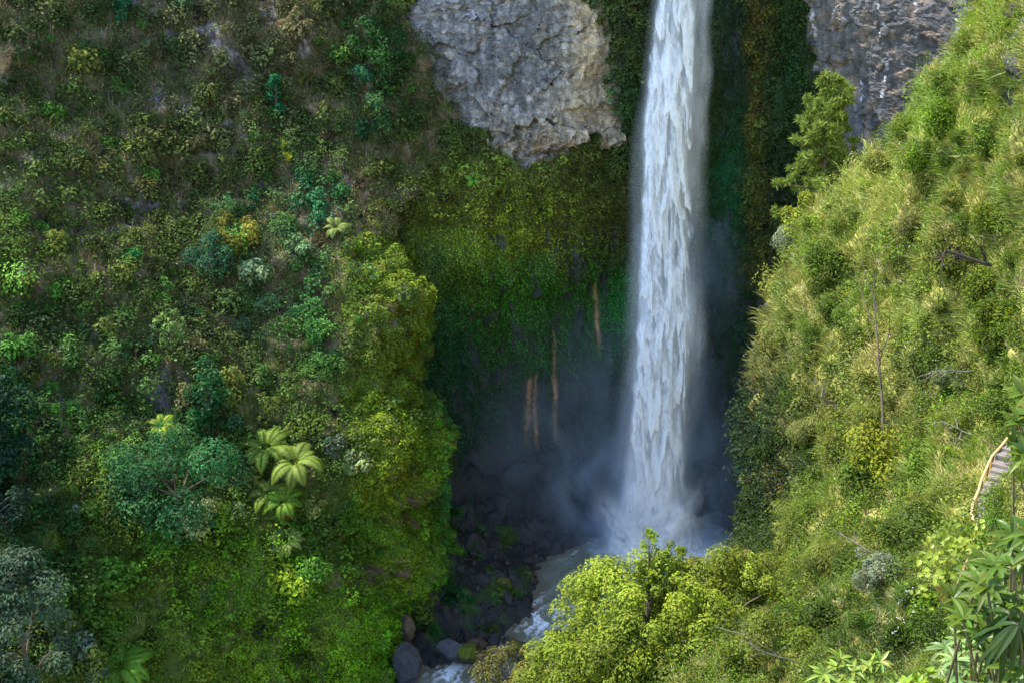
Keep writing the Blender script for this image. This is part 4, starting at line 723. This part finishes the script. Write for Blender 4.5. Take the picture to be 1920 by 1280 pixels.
G_ = 'tree ferns on the shaded hillside'
tree_fern(485, 893, 100, 'large yellow-green tree fern, topmost on the outer side of the fern group', (128, 152, 56), 11, tilt=(.35, 0), seed=1, group=G_)
tree_fern(560, 890, 104, 'large tree fern in the fern group on the moss side', (132, 152, 62), 10, tilt=(.35, .1), seed=2, group=G_)
tree_fern(518, 926, 84, 'middle tree fern drooping between the two large ones', (138, 160, 66), 7, tilt=(.5, 0), seed=3, group=G_)
tree_fern(514, 963, 84, 'darker green tree fern above the lowest one of the group', (110, 150, 44), 8, tilt=(.4, 0), seed=4, group=G_, dead=True)
tree_fern(524, 1012, 84, 'lowest tree fern of the group, palest fronds spread like a star', (150, 162, 92), 10, tilt=(.45, 0), seed=5, group=G_)
tree_fern(636, 460, 54, 'lone pale tree fern high up between creeper and moss', (136, 152, 74), 8, tilt=(.5, 0), seed=6, group=G_)
tree_fern(306, 850, 64, 'yellowish tree fern fronds on top of the cloud-shaped tree', (150, 170, 50), 6, tilt=(.4, 0), seed=7, group=G_, lift=1.6)
tree_fern(236, 1248, 120, 'big green tree fern at the bottom edge', (104, 146, 44), 11, tilt=(.3, 0), seed=8, group=G_)
tree_fern(888, 338, 34, 'tiny lone fern on the mossy slope below the grey cliff', (96, 170, 50), 5, tilt=(.7, 0), seed=9, group=G_) if False else None
P = at(888, 336, 118.2); t = empty('fern', P); t.rotation_mode = 'ZYX'; t.scale = (1.0, 1.0, 1.0); t.rotation_euler = (.9, 0, .4); tag(t, 'tiny lone fern on the mossy slope below the grey cliff', 'fern')
for k in range(5):
    f = obj('frond', FR[k % 3], None, t); f.rotation_euler = (0, random.uniform(-.2, .2), k * 1.256); tint(f, (110, 176, 56), .95)

# near big-leaved plants
def rosettes(name, cat, label, centres, s, root, leafL, leafW, col, nl=9, seed=0, droop=.3, spread=.35, stem=.012, hang=0, mat=None):
    r = np.random.default_rng(seed); t = empty(name, root); tag(t, label, cat); parts = []; paths = []; root = np.array(root)
    for (px, py, Y) in centres:
        c = at(px, py, Y); m = mpp(c); ax_ = norm(np.array([r.normal() * .3 - .15, r.normal() * .3 - .25, 1.])); a0 = r.random() * 6.28
        e1 = norm(np.cross(ax_, [0.3, 1, 0])); e2 = np.cross(ax_, e1); tone = r.uniform(.8, 1.15)
        for k in range(nl + int(r.integers(-1, 3))):
            a = a0 + k * 2.399; d = np.cos(a) * e1 + np.sin(a) * e2 + ax_ * (spread + .5 * k / nl * (1 if not hang else -1) - hang); L = leafL * m * r.uniform(.7, 1.15)
            V, F = lance_np(c - root, d, ax_, L, leafW * m * r.uniform(.85, 1.1), droop * r.uniform(.4, 1.4)); parts.append((V, F, np.ones(3) * tone * r.uniform(.75, 1.25) * np.array([1 + .1 * r.normal(), 1, 1])))
        mid = (c - root) * .55 + r.normal(size=3) * .06 * np.linalg.norm(c - root); paths.append((np.array([[0, 0, 0], mid * .5, mid, c - root]), np.array([3, 2.2, 1.6, .9]) * stem))
    V, F, c_ = join_np(parts); f = obj('foliage', mesh_np('foliage', V, F, np.clip(c_, .3, 1.8)), mat or M_big, t); tint(f, col, .72)
    V, F = tube_np(paths, 6); obj('stem', mesh_np('stem', V, F, np.tile(lin((96, 88, 56)), (len(V), 1))), M_bark, t); return t
rosettes('large_leaved_shrub', 'shrub', 'dark green shrub with long glossy leaves filling the bottom corner, nearest of all', [(1806, 1160, 8.5), (1832, 1090, 8.6), (1868, 1062, 8.4), (1900, 1005, 8.6), (1852, 1195, 8.2), (1892, 1130, 8.2), (1912, 1200, 8.0), (1925, 1060, 8.3), (1880, 1030, 8.9), (1925, 1130, 8.4), (1865, 1120, 8.8), (1905, 1250, 7.9), (1935, 1000, 8.5), (1845, 1140, 8.7), (1788, 1120, 8.9), (1870, 1240, 8.3), (1830, 1125, 8.9), (1850, 1060, 9), (1915, 1030, 8.9), (1885, 1085, 8.9), (1820, 1190, 8.6), (1930, 1240, 8.2), (1890, 1280, 8.3), (1860, 1300, 8.2), (1915, 1300, 8.1), (1830, 1275, 8.5), (1845, 1225, 8.7), (1880, 1225, 8.8), (1905, 1160, 8.9), (1850, 1100, 8.3), (1898, 1060, 8.2)], 1, at(1935, 2300, 8.6), 56, 13, (92, 116, 34), 10, 1, .35, .3, .012)
rosettes('large_leaved_shrub', 'shrub', 'glossy long-leaved branch overhanging the top of the steps', [(1918, 738, 9.2), (1912, 795, 9.2), (1900, 835, 9.2), (1922, 850, 9), (1915, 905, 9.1), (1932, 780, 9.3), (1930, 880, 9.2), (1940, 830, 9.2)], 1, at(2000, 2000, 9.6), 52, 15, (104, 124, 34), 9, 2, .35, .35, .010)
rosettes('hanging_leaf_plant', 'plant', 'dark long leaves hanging straight down in the bottom corner', [(1893, 1150, 8.0), (1880, 1180, 7.9), (1910, 1170, 7.8)], 1, at(1930, 2300, 8.4), 78, 16, (60, 84, 28), 7, 3, .8, .1, .012, hang=.9)
rosettes('narrow_leaved_shrub', 'shrub', 'grey-green shrub with narrow whorled leaves below the glossy corner shrub', [(1772, 1215, 14), (1800, 1200, 14), (1826, 1216, 13.8), (1790, 1238, 13.6), (1760, 1250, 13.8), (1818, 1250, 13.5), (1840, 1240, 13.8), (1780, 1275, 13.4), (1850, 1270, 13.4)], 1, at(1815, 1600, 13.5), 40, 8, (132, 158, 84), 10, 4, .45, .3, .01)
rosettes('narrow_leaved_shrub', 'shrub', 'yellow-green whorled shrub at the bottom edge in front of the reddish bush', [(x, y, 19 - (y - 1240) * .01) for x, y in [(1545, 1262), (1570, 1250), (1600, 1258), (1632, 1250), (1655, 1268), (1590, 1276), (1625, 1280), (1560, 1285), (1680, 1280), (1650, 1240), (1575, 1235)]], 1, at(1612, 1480, 18.5), 36, 8, (146, 168, 66), 9, 5, .35, .3, .012)
rosettes('leafy_herb', 'plant', 'low bright leafy herb along the bottom edge beside the corner shrub', [(x, y, 12.5) for x, y in [(1740, 1262), (1720, 1276), (1880, 1272), (1905, 1282), (1860, 1285), (1830, 1280), (1700, 1282), (1760, 1284)]], 1, at(1800, 1600, 12.3), 26, 10, (140, 166, 44), 9, 6, .3, .5, .006)
r = np.random.default_rng(12); vt = empty('climbing_vine', at(1795, 1110, 24)); tag(vt, 'bright yellow-green vine with broad round leaves beside the bamboo rail', 'vine'); parts = []
for k in range(200):
    q = r.random(); px = 1822 - 82 * q + r.normal() * 20; py = 1000 + 95 * q + r.normal() * 18 - 14 * math.sin(q * 3.1); c = at(px, py, 24.5 - 1.5 * q + r.normal() * .25) - np.array(vt.location)
    V, F = lance_np(c, norm(r.normal(size=3) * [1, .5, .3] + [-.2, -.4, -.6]), norm(np.array([-.3, -.5, .8]) + r.normal(size=3) * .35), .145 * r.uniform(.6, 1.3), .14 * r.uniform(.7, 1.1), .1, 5, .1, .7); parts.append((V, F, np.ones(3) * r.uniform(.7, 1.25)))
V, F, c_ = join_np(parts); f = obj('foliage', mesh_np('foliage', V, F, c_), M_big, vt); tint(f, (160, 178, 56), .6)
V, F = tube_np([(np.array([at(1832, 960 + 20, 25.5), at(1822, 1030, 25), at(1805, 1070, 24.3), at(1786, 1112, 23.8)]) - np.array(vt.location), [.02, .025, .022, .015])], 6); obj('stem', mesh_np('stem', V, F, np.tile(lin((150, 130, 96)), (len(V), 1))), M_bark, vt)

# bare branches and the dead trunk
def twigs(r, p, d, L, rad, depth, paths):
    n = 6; pts = [p]; dd = d.copy()
    for k in range(n): dd = norm(dd + r.normal(size=3) * (.16 if L < 6 else .05)); pts.append(pts[-1] + dd * L / n)
    paths.append((np.array(pts), np.linspace(rad, rad * .35, n + 1)))
    if depth:
        for k in range(2, n + 1):
            if r.random() < .85: twigs(r, pts[k], norm(dd + r.normal(size=3) * .7), L * r.uniform(.35, .6), rad * .45, depth - 1, paths)
def branch(px0, py0, px1, py1, Y, label, col=(150, 140, 124), rad=.05, depth=2, seed=0, lift=.5, name='bare_branch', dY=0):
    r = np.random.default_rng(seed); a = at(px0, py0, Y); b = at(px1, py1, Y + dY); paths = []; d = b - a; L = np.linalg.norm(d); twigs(r, np.zeros(3), norm(d), L, rad, depth, paths)
    V, F = tube_np(paths, 6); o = obj(name, mesh_np(name, V, F, np.tile(lin(col), (len(V), 1))), M_bark); o.location = [float(x) for x in a]; tag(o, label, 'dead trunk' if 'trunk' in name else 'branch'); return o
YS = lambda px, py, off: float(YC(np.array(px), np.array(py))) - off
branch(1654, 830, 1659, 545, YS(1654, 820, 3.0), 'slim grey dead trunk standing upright in the sunny scrub', (96, 84, 68), .075, 1, 1, name='dead_trunk', dY=3)
branch(1858, 497, 1778, 472, YS(1858, 500, 3.4), 'bare dark bough forking over the scrub below the green bushes', (66, 56, 50), .10, 2, 2)
branch(1848, 490, 1812, 452, YS(1858, 500, 3.3), 'thin dark bough rising from the forked bare bough', (66, 56, 50), .06, 1, 3)
branch(1568, 762, 1518, 735, YS(1568, 770, 3.2), 'fallen bare branch near the ridge above the lip', (128, 112, 100), .07, 2, 4)
branch(1820, 695, 1745, 690, YS(1800, 700, 2.8), 'pale bare branch lying level in the grass above the steps', (132, 124, 112), .03, 1, 5)
branch(1652, 1040, 1575, 1000, YS(1652, 1050, 2.6), 'bare grey branch above the grey-leaved shrub', (116, 104, 90), .04, 2, 6)
branch(1470, 1115, 1570, 1080, YS(1500, 1110, 3.2), 'pale curved branch lying across the feathery bushes', (138, 128, 112), .035, 1, 7)
branch(1490, 1240, 1412, 1150, YS(1480, 1240, 3.0) if False else 34.0, 'pale bare branch rising from the grey-green leaning tree', (128, 120, 104), .022, 1, 8)
branch(1480, 1235, 1408, 1195, 34.2, 'lower pale twig in front of the grey-green leaning tree', (124, 116, 100), .016, 1, 9)
branch(1600, 1128, 1568, 1120, YS(1600, 1120, 2.4), 'short whitish branch below the pale curved branch', (140, 132, 118), .02, 1, 10)
branch(1820, 815, 1770, 800, YS(1810, 820, 2.2), 'thin twisted twig above the bamboo rail', (150, 142, 128), .025, 2, 11)
# path: steps and bamboo rail
st = empty('staircase', at(1862, 930, YS(1862, 930, 0))); tag(st, 'short flight of rough pale steps climbing through the scrub', 'staircase')
def box_np(c, ux, uy, uz, dx, dy, dz, j=.0, r=rng):
    c = np.array(c); V = [];
    for a in (-1, 1):
        for b in (-1, 1):
            for e in (-1, 1): V.append(c + ux * a * dx / 2 + uy * b * dy / 2 + uz * e * dz / 2 + r.normal(size=3) * j)
    return np.array(V), np.array([[0, 1, 3, 2], [4, 6, 7, 5], [0, 4, 5, 1], [2, 3, 7, 6], [0, 2, 6, 4], [1, 5, 7, 3]])
sp = [(1852, 964, .5), (1856, 949, .62), (1858, 936, .72), (1863, 922, .74), (1870, 907, .76), (1876, 893, .7), (1880, 881, .66), (1884, 869, .66), (1891, 852, .66), (1897, 838, .7)]
s0 = np.array(st.location); prev = None
bp_ = [at(x, y, YS(1860, 930, .7) + (930 - y) * .026) for x, y, w_ in sp]
for k, (x, y, w_) in enumerate(sp):
    c = bp_[k]; dirv = norm((bp_[min(k + 1, 9)] - bp_[max(k - 1, 0)]) * [1, 1, 0]); sx = np.array([dirv[1], -dirv[0], 0]); a = random.uniform(-.15, .15); sx, dirv = sx * math.cos(a) + dirv * math.sin(a), dirv * math.cos(a) - sx * math.sin(a)
    V, F = box_np(c - s0 - UP * .14, sx, dirv, UP, w_ + .1, .42, .26, .012)
    me = mesh_np('step', V, F, np.tile(lin((126, 117, 108)), (8, 1))); o = obj('step', me, M_step, st); bv = o.modifiers.new('b', 'BEVEL'); bv.width = .025; bv.segments = 2
hr = empty('bamboo_railing', at(1840, 900, YS(1840, 925, .2))); tag(hr, 'yellow bamboo handrail on short posts along the steps', 'railing'); h0 = np.array(hr.location)
rp = [(1896, 812), (1879, 834), (1860, 855), (1851, 875), (1840, 900), (1834.5, 920), (1824, 944), (1822, 960), (1827, 985)]
RP = np.array([at(x, y, YS(1850, 930, .7) + (930 - (y + 26)) * .026 + .15) for x, y in rp])
rp_f = np.array([[np.interp(u, range(9), RP[:, q]) for q in range(3)] for u in np.linspace(0, 8, 33)])
V, F = tube_np([(rp_f - h0, .05)], 8); obj('rail', mesh_np('rail', V, F, np.tile(lin((190, 160, 110)), (len(V), 1)), smooth=True), M_bamboo, hr)
for k in range(0, 8):
    p = RP[k] + np.array([.03, 0, 0]) - h0; V, F = tube_np([(np.array([p - UP * .02, p - UP * .4, p - UP * .75]), .042)], 8); obj('post', mesh_np('post', V, F, np.tile(lin((160, 120, 50)), (len(V), 1)), smooth=True), M_bamboo, hr)

# boulders
import bmesh
def rock_me(seed, sub=4, cuts=14, rough=.05):
    bm = bmesh.new(); bmesh.ops.create_icosphere(bm, subdivisions=sub, radius=1); V = np.array([v.co[:] for v in bm.verts]); F = np.array([[v.index for v in f.verts] for f in bm.faces]); bm.free()
    r = np.random.default_rng(seed); n = norm(r.normal(size=(cuts, 3)))
    for q in n:
        d = r.uniform(.5, .82); e = np.maximum(0, V @ q - d); V = V - e[:, None] * q
    V = V + norm(V) * (rough * fbm(V * 2.2 + seed, 4))[:, None]; return V, F
def boulder(px, py, wpx, hpx, Y, col, label, seed, mossc=None, group=None, name='boulder', mat=None, cat='boulder', dz=0):
    V, F = rock_me(seed); c = at(px, py, Y); m = mpp(c); V = V * [wpx * m * .62, wpx * m * .55, hpx * m * .62]; colv = np.tile(lin(col), (len(V), 1)) * (1 + .25 * fbm(V * 1.2 + seed, 3))[:, None]
    if mossc is not None:
        nrm = norm(V); mk = sstep(.0, .5, nrm[:, 2] + .6 * fbm(V * 1.3 + 3 + seed, 3))[:, None]; colv = colv * (1 - mk) + mk * lin(mossc) * (1 + .3 * fbm(V * 6, 2))[:, None]
    o = obj(name, mesh_np(name, V, F, np.clip(colv, .01, .5)), mat or M_boulder); o.location = [float(a) for a in c]; o.rotation_euler = (0, 0, random.uniform(-.3, .3)); tag(o, label, cat, group)
boulder(766, 1240, 68, 78, 93.5, (78, 75, 78), 'largest grey boulder beside the stream at the bottom', 1)
boulder(847, 1214, 50, 42, 96, (78, 76, 82), 'smooth grey boulder in the stream beside the mossy pointed one', 2)
boulder(875, 1226, 44, 50, 95.2, (64, 58, 44), 'pointed dark boulder with mossy top standing in the stream', 3, (96, 104, 26))
boulder(892, 1208, 40, 30, 97, (84, 70, 56), 'brown broken boulder just behind the mossy pointed one', 4)
boulder(760, 1182, 34, 56, 97, (96, 82, 66), 'tan upright boulder at the foot of the mossy bluff', 5)
boulder(968, 1207, 30, 16, 97.2, (52, 50, 34), 'flat mossy rock in the middle of the rapid', 6, (84, 84, 30))
boulder(1040, 1197, 40, 24, 98.5, (40, 38, 40), 'dark wet rock on the far bank of the rapid', 7)
boulder(940, 1092, 34, 24, 107.5, (76, 74, 52), 'large mossy brown rock at the top of the rubble by the pool', 8, (108, 102, 36))
boulder(852, 1130, 22, 30, 103.5, (92, 98, 116), 'smooth bluish rock in the rubble below the dark recess', 9)
boulder(942, 1112, 16, 18, 106, (98, 98, 104), 'small light grey rock beside the large mossy brown one', 10)
boulder(985, 1240, 40, 20, 94.5, (52, 50, 52), 'low dark rock under the olive tree by the rapid', 11)
boulder(905, 1038, 30, 28, 113, (66, 58, 54), 'brown rock high in the dark rubble under the wall', 12)
boulder(1070, 1050, 60, 20, 115.5, (44, 42, 46), 'long dark rock ledge jutting into the plunge pool', 13)
r = np.random.default_rng(77); RK = []
for k in range(6):
    V, F = rock_me(200 + k, 3, 26, .05); me = mesh_np('rock', V, F, np.ones((len(V), 3)) * lin((60, 56, 53)) * (1 + .35 * fbm(V * 1.5 + k, 3))[:, None]); me.materials.append(M_wet); RK.append(me)
for k in range(85):
    while True:
        px = r.uniform(850, 1045); py = r.uniform(1050, 1205)
        if py < 1060 + (px - 850) * .02 or px > 1045 - max(0, (1100 - py)) * .6 or (px - 820) * .35 + py > 1235: continue
        break
    Y = 118 - (py - 1040) * .128; c = at(px, py, Y); x, y = np.array([c[0]]), np.array([c[1]]); i = int(np.argmin(np.abs(gy - c[1]))); j = int(np.argmin(np.abs(gx - c[0]))); z = gz[i, j]
    d_ = float(river_d(x, y)[0][0])
    if d_ < -.3: continue
    o = obj('rock', RK[k % 6], None); s = .25 + .7 * r.random() ** 2.2; o.location = (float(c[0]), float(c[1]), float(z + s * .25)); o.scale = (s * r.uniform(.8, 1.3), s, s * r.uniform(.6, .95)); o.rotation_euler = tuple(r.uniform(0, 6.28, 3)); tag(o, 'dark angular rock in the rubble heap between the mossy bluff and the pool', 'rock', 'angular rocks in the rubble by the pool')

# ------------------------------------------------------------------ falling water
LFT = curve([(-400, 1240), (0, 1228), (150, 1211), (240, 1203), (300, 1202), (450, 1198), (600, 1192), (750, 1183), (900, 1166), (980, 1148), (1060, 1118)])
CORE = curve([(-400, 1300), (0, 1304), (150, 1304), (300, 1296), (450, 1294), (600, 1300), (700, 1296), (760, 1286), (850, 1284), (950, 1300), (1060, 1335)])
RGT = curve([(-400, 1345), (0, 1342), (150, 1338), (300, 1334), (450, 1334), (600, 1336), (700, 1332), (800, 1318), (900, 1304), (1000, 1330), (1060, 1345)])
def fall_layer(j, kind):
    px0, px1, stp = (1120, 1400, 2.2) if kind == 'veil' else (1130, 1350, 1.5)
    ux = np.arange(px0, px1, stp); uy = np.concatenate([np.arange(-420, -20, 20), np.arange(-20, 1066, 2.2)]); X_, Y_ = np.meshgrid(ux, uy)
    q = (X_ - 1250) / 65.0; Z = (1066 - Y_) * .0585                       # metres above the pool
    yy = 117.6 - .45 * j + 1.0 * q ** 2 * .6 + (Y_ + 20) / 1086 * -1.0
    s = (Y_ + 420) * .0585; xm = (X_ - 1230) * .0585
    sway = .5 * noise(np.stack([xm * .15, s / 9, np.full(s.shape, j * 5.1)], -1)) + .18 * noise(np.stack([xm * .8, s / 3, np.full(s.shape, j * 7.3)], -1))
    xs = xm + sway
    if kind == 'core':
        Lw = 4.2 + 1.4 * j + .035 * s
        ph = s / Lw + 1.3 * noise(np.stack([xs * .40, s * .05, np.full(s.shape, 3.3 * j)], -1)) + .55 * noise(np.stack([xs * 1.1, s * .08, np.full(s.shape, 8.1 * j)], -1)) + .2 * noise(np.stack([xs * 2.8, s * .3, np.full(s.shape, 2.7 * j)], -1))
        fr = ph - np.floor(ph); I = fr ** .9 * sstep(1.0, .955, fr)
        thr = fbm(np.stack([xs * 1.1, s * .30, np.full(s.shape, 4.4 * j)], -1), 4) * .5 + .5; fine = fbm(np.stack([xs * 4, s * 1.1, np.full(s.shape, 1.4 * j)], -1), 3)
        a = np.clip(-.25 + 1.15 * I + .8 * (thr - .5) + .25 * fine, 0, 1)
        lo = sstep(760, 1000, Y_); a = a * (1 - lo) + lo * np.clip(.40 + .35 * I + .8 * (thr - .5), 0, 1)
        eL = LFT(Y_) + 7 * noise(np.stack([Y_ * 0 + j, s * .5, s * 0], -1)) + 5 * fr; eR = CORE(Y_) + 12 * noise(np.stack([Y_ * 0 + 9 * j, s * .35, s * 0], -1)) - 22 * (1 - fr) ** 2
        w = 8 + 26 * lo; a = a * sstep(eL - w * .3, eL + w, X_) * sstep(eR + w * .5, eR - w * 1.6, X_)
        a = sstep(.04, .92, a) * .90; rel = I
    else:
        n1 = fbm(np.stack([xs * .7, s * .06, np.full(s.shape, 6.1 * j)], -1), 4) * .5 + .5; pl = sstep(.25, .85, fbm(np.stack([xs * .3 + 4, s * .11, np.full(s.shape, 2.2 * j)], -1), 3) * .5 + .55)
        a = (.20 + .32 * n1) * (.3 + .7 * pl); a = a + (.30 if j == 0 else .1) * sstep(-4, 14, X_ - LFT(Y_)) * sstep(6, -16, X_ - CORE(Y_)); lo = sstep(800, 1040, Y_)
        eL = LFT(Y_) - 14 - 14 * sstep(150, 300, Y_); eR = RGT(Y_) + 10 * noise(np.stack([Y_ * 0 + j, s * .2, s * 0], -1))
        a = a * sstep(eL, eL + 26 + 30 * lo, X_) * sstep(eR, eR - 18 - 22 * sstep(200, 450, Y_) - 30 * lo, X_) * (1 - .45 * sstep(-6, 14, X_ - CORE(Y_)) * sstep(820, 920, Y_))
        a = a * (.45 + .45 * sstep(-6, 14, X_ - LFT(Y_))); rel = n1
    a = a * sstep(1066, 1030, Y_ + 0 * X_)
    V = at(X_, Y_, yy - .5 * rel); V[..., 1] -= 0
    return V, a
def splash(j, seed):
    ux = np.arange(1060, 1440, 2.4); uy = np.arange(800, 1082, 2.4); X_, Y_ = np.meshgrid(ux, uy); x0, y0 = 1212., 1066.
    dx, dy = (X_ - x0), (y0 - Y_) * .9; r_ = np.hypot(dx, dy) + 1; an = np.arctan2(dy, dx)
    rn = fbm(np.stack([an * 2.6, r_ / 130 + seed, np.full(r_.shape, seed * 3.1)], -1), 4) * .5 + .5; lim = 80 + 130 * np.clip(fbm(np.stack([an * 1.5, 0 * an + seed, 0 * an], -1), 3) * .9 + .5, 0, 1.3)
    cl = fbm(np.stack([X_ / 34, Y_ / 26 + .4 * np.abs(dx) / 34, np.full(r_.shape, seed * 1.7)], -1), 4) * .5 + .5
    lim = lim * (1 - .35 * sstep(1.6, 2.6, an)); a = np.clip(1 - r_ / lim, 0, 1) ** 1.5 * sstep(.15, .6, cl) * 2.1 * np.clip(.15 + 1.1 * (rn * .6 + cl * .7 - .25), 0, 1); a = a * .8
    e_ = sstep(1082, 1066, Y_) * sstep(1060, 1085, X_) * sstep(1440, 1415, X_)
    return at(X_, Y_, 115.4 - .8 * j - .9 * rn - np.abs(dx) * .004), a * e_
VS, FS, AS, o_ = [], [], [], 0
for q in range(3):
    V, a = splash(q, 1.3 + q); f = grid_faces(*V.shape[:2]); af = a.ravel()[f].max(1); f = f[af > .004]; VS.append(V.reshape(-1, 3)); AS.append(a.ravel()); FS.append(f + o_); o_ += V.shape[0] * V.shape[1]
for j, kind in [(0, 'veil'), (1, 'core'), (2, 'core'), (3, 'core'), (5, 'veil')]:
    V, a = fall_layer(j, kind)
    if j == 5: a = a * .45
    f = grid_faces(*V.shape[:2]); af = a.ravel()[f].max(1); f = f[af > .004]; VS.append(V.reshape(-1, 3)); AS.append(a.ravel()); FS.append(f + o_); o_ += V.shape[0] * V.shape[1]
wm_ = mesh_np('waterfall', np.concatenate(VS), np.concatenate(FS), None, {'thick': np.concatenate(AS)}, smooth=True)
m, nt, out = newmat('falling_water'); L = nt.links.new
a = N_(nt, 'ShaderNodeAttribute', attribute_name='thick'); d = N_(nt, 'ShaderNodeBsdfDiffuse', Color=(.93, .94, .97, 1)); t = N_(nt, 'ShaderNodeBsdfTranslucent', Color=(.93, .94, .97, 1)); tr = N_(nt, 'ShaderNodeBsdfTransparent')
s1 = N_(nt, 'ShaderNodeMixShader', Fac=.12); s2 = N_(nt, 'ShaderNodeMixShader'); L(d.outputs[0], s1.inputs[1]); L(t.outputs[0], s1.inputs[2]); L(a.outputs['Fac'], s2.inputs['Fac']); L(tr.outputs[0], s2.inputs[1]); L(s1.outputs[0], s2.inputs[2]); L(s2.outputs[0], out.inputs['Surface'])
tag(obj('waterfall', wm_, m), 'tall white waterfall plunging between the cliffs', 'waterfall', kind='structure')
# spray hanging round the foot of the fall
bm = bmesh.new(); bmesh.ops.create_icosphere(bm, subdivisions=4, radius=1); MV = np.array([v.co[:] for v in bm.verts]); MF = np.array([[v.index for v in f.verts] for f in bm.faces]); bm.free()
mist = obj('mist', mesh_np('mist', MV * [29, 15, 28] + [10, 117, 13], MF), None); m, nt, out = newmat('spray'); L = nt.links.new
ge = N_(nt, 'ShaderNodeNewGeometry'); P0 = ge.outputs['Position']
def dist_to(c, sc_):
    su = N_(nt, 'ShaderNodeVectorMath', operation='SUBTRACT'); su.inputs[1].default_value = c; L(P0, su.inputs[0]); mu = N_(nt, 'ShaderNodeVectorMath', operation='MULTIPLY'); mu.inputs[1].default_value = sc_; L(su.outputs[0], mu.inputs[0]); le = N_(nt, 'ShaderNodeVectorMath', operation='LENGTH'); L(mu.outputs[0], le.inputs[0]); return le.outputs['Value']
def fall(dv, d0, d1, v):
    mr = N_(nt, 'ShaderNodeMapRange', interpolation_type='SMOOTHERSTEP'); mr.inputs[1].default_value = d0; mr.inputs[2].default_value = d1; mr.inputs[3].default_value = v; mr.inputs[4].default_value = 0; L(dv, mr.inputs[0]); return mr.outputs[0]
def math_(op, x, y):
    n = N_(nt, 'ShaderNodeMath', operation=op)
    for i, q in enumerate((x, y)):
        if isinstance(q, (int, float)): n.inputs[i].default_value = q
        else: L(q, n.inputs[i])
    return n.outputs[0]
tn = N_(nt, 'ShaderNodeTexNoise', Scale=.16, Detail=4.0, Roughness=.6, Distortion=.8); mp_ = N_(nt, 'ShaderNodeMapping'); mp_.inputs['Scale'].default_value = (1.3, 1, .7); L(P0, mp_.inputs[0]); L(mp_.outputs[0], tn.inputs['Vector'])
mr = N_(nt, 'ShaderNodeMapRange', interpolation_type='SMOOTHSTEP'); mr.inputs[1].default_value = .36; mr.inputs[2].default_value = .66; mr.inputs[3].default_value = .12; mr.inputs[4].default_value = 1.6; L(tn.outputs['Fac'], mr.inputs[0])
near_ = fall(dist_to((16.0, 119.0, 0), (.9, 1.6, 1.2)), 1.5, 9.5, .55); mid_ = fall(dist_to((16, 120, 3), (.75, 1.5, .7)), 3, 12, .065); wide_ = fall(dist_to((11, 120.5, 9), (.6, 1.4, .6)), 3, 14.5, .026)
col_ = fall(dist_to((18.5, 119.5, 24), (1, 1.3, .18)), 2, 8.5, .030)
den = math_('MULTIPLY', math_('ADD', math_('ADD', near_, mid_), math_('ADD', wide_, col_)), mr.outputs[0])
pv = N_(nt, 'ShaderNodeVolumePrincipled'); pv.inputs['Color'].default_value = (.70, .85, 1, 1); pv.inputs['Anisotropy'].default_value = .1; L(den, pv.inputs['Density']); L(pv.outputs[0], out.inputs['Volume'])  # blue of the skylight put into the spray's scattering colour
mist.data.materials.append(m); tag(mist, 'spray tinted with skylight blue drifting round the foot of the waterfall', 'mist', kind='stuff')
try: m.cycles.volume_step_rate = .5
except Exception: pass

# ------------------------------------------------------------------ light
SUN = Vector((-.53, .155, .83)).normalized()
w = bpy.data.worlds.new('World'); sc.world = w; w.use_nodes = True; nt = w.node_tree
sk = nt.nodes.new('ShaderNodeTexSky'); sk.sky_type = 'NISHITA'; sk.sun_disc = False
sk.sun_elevation = math.asin(SUN.z); sk.sun_rotation = math.atan2(SUN.x, SUN.y); sk.altitude = 900; sk.air_density = 1.0; sk.dust_density = .6; sk.ozone_density = 2.0
bg = nt.nodes['Background']; bg.inputs['Strength'].default_value = .15; nt.links.new(sk.outputs[0], bg.inputs['Color'])
sl = bpy.data.lights.new('sun', 'SUN'); sl.energy = 2.1; sl.angle = math.radians(.55); sl.color = (1, .93, .80)
so = bpy.data.objects.new('sun', sl); C.objects.link(so); so.rotation_euler = (-SUN).to_track_quat('-Z', 'Y').to_euler(); so.location = (-60, 60, 200)
vs = sc.view_settings; vs.view_transform = 'Standard'; vs.look = 'None'; vs.gamma = 1; vs.exposure = 2.28; vs.use_curve_mapping = False
cy = sc.cycles; cy.max_bounces = 6; cy.diffuse_bounces = 3; cy.glossy_bounces = 2; cy.transmission_bounces = 3; cy.transparent_max_bounces = 24; cy.volume_bounces = 3
cy.use_denoising = True; cy.sample_clamp_indirect = 4
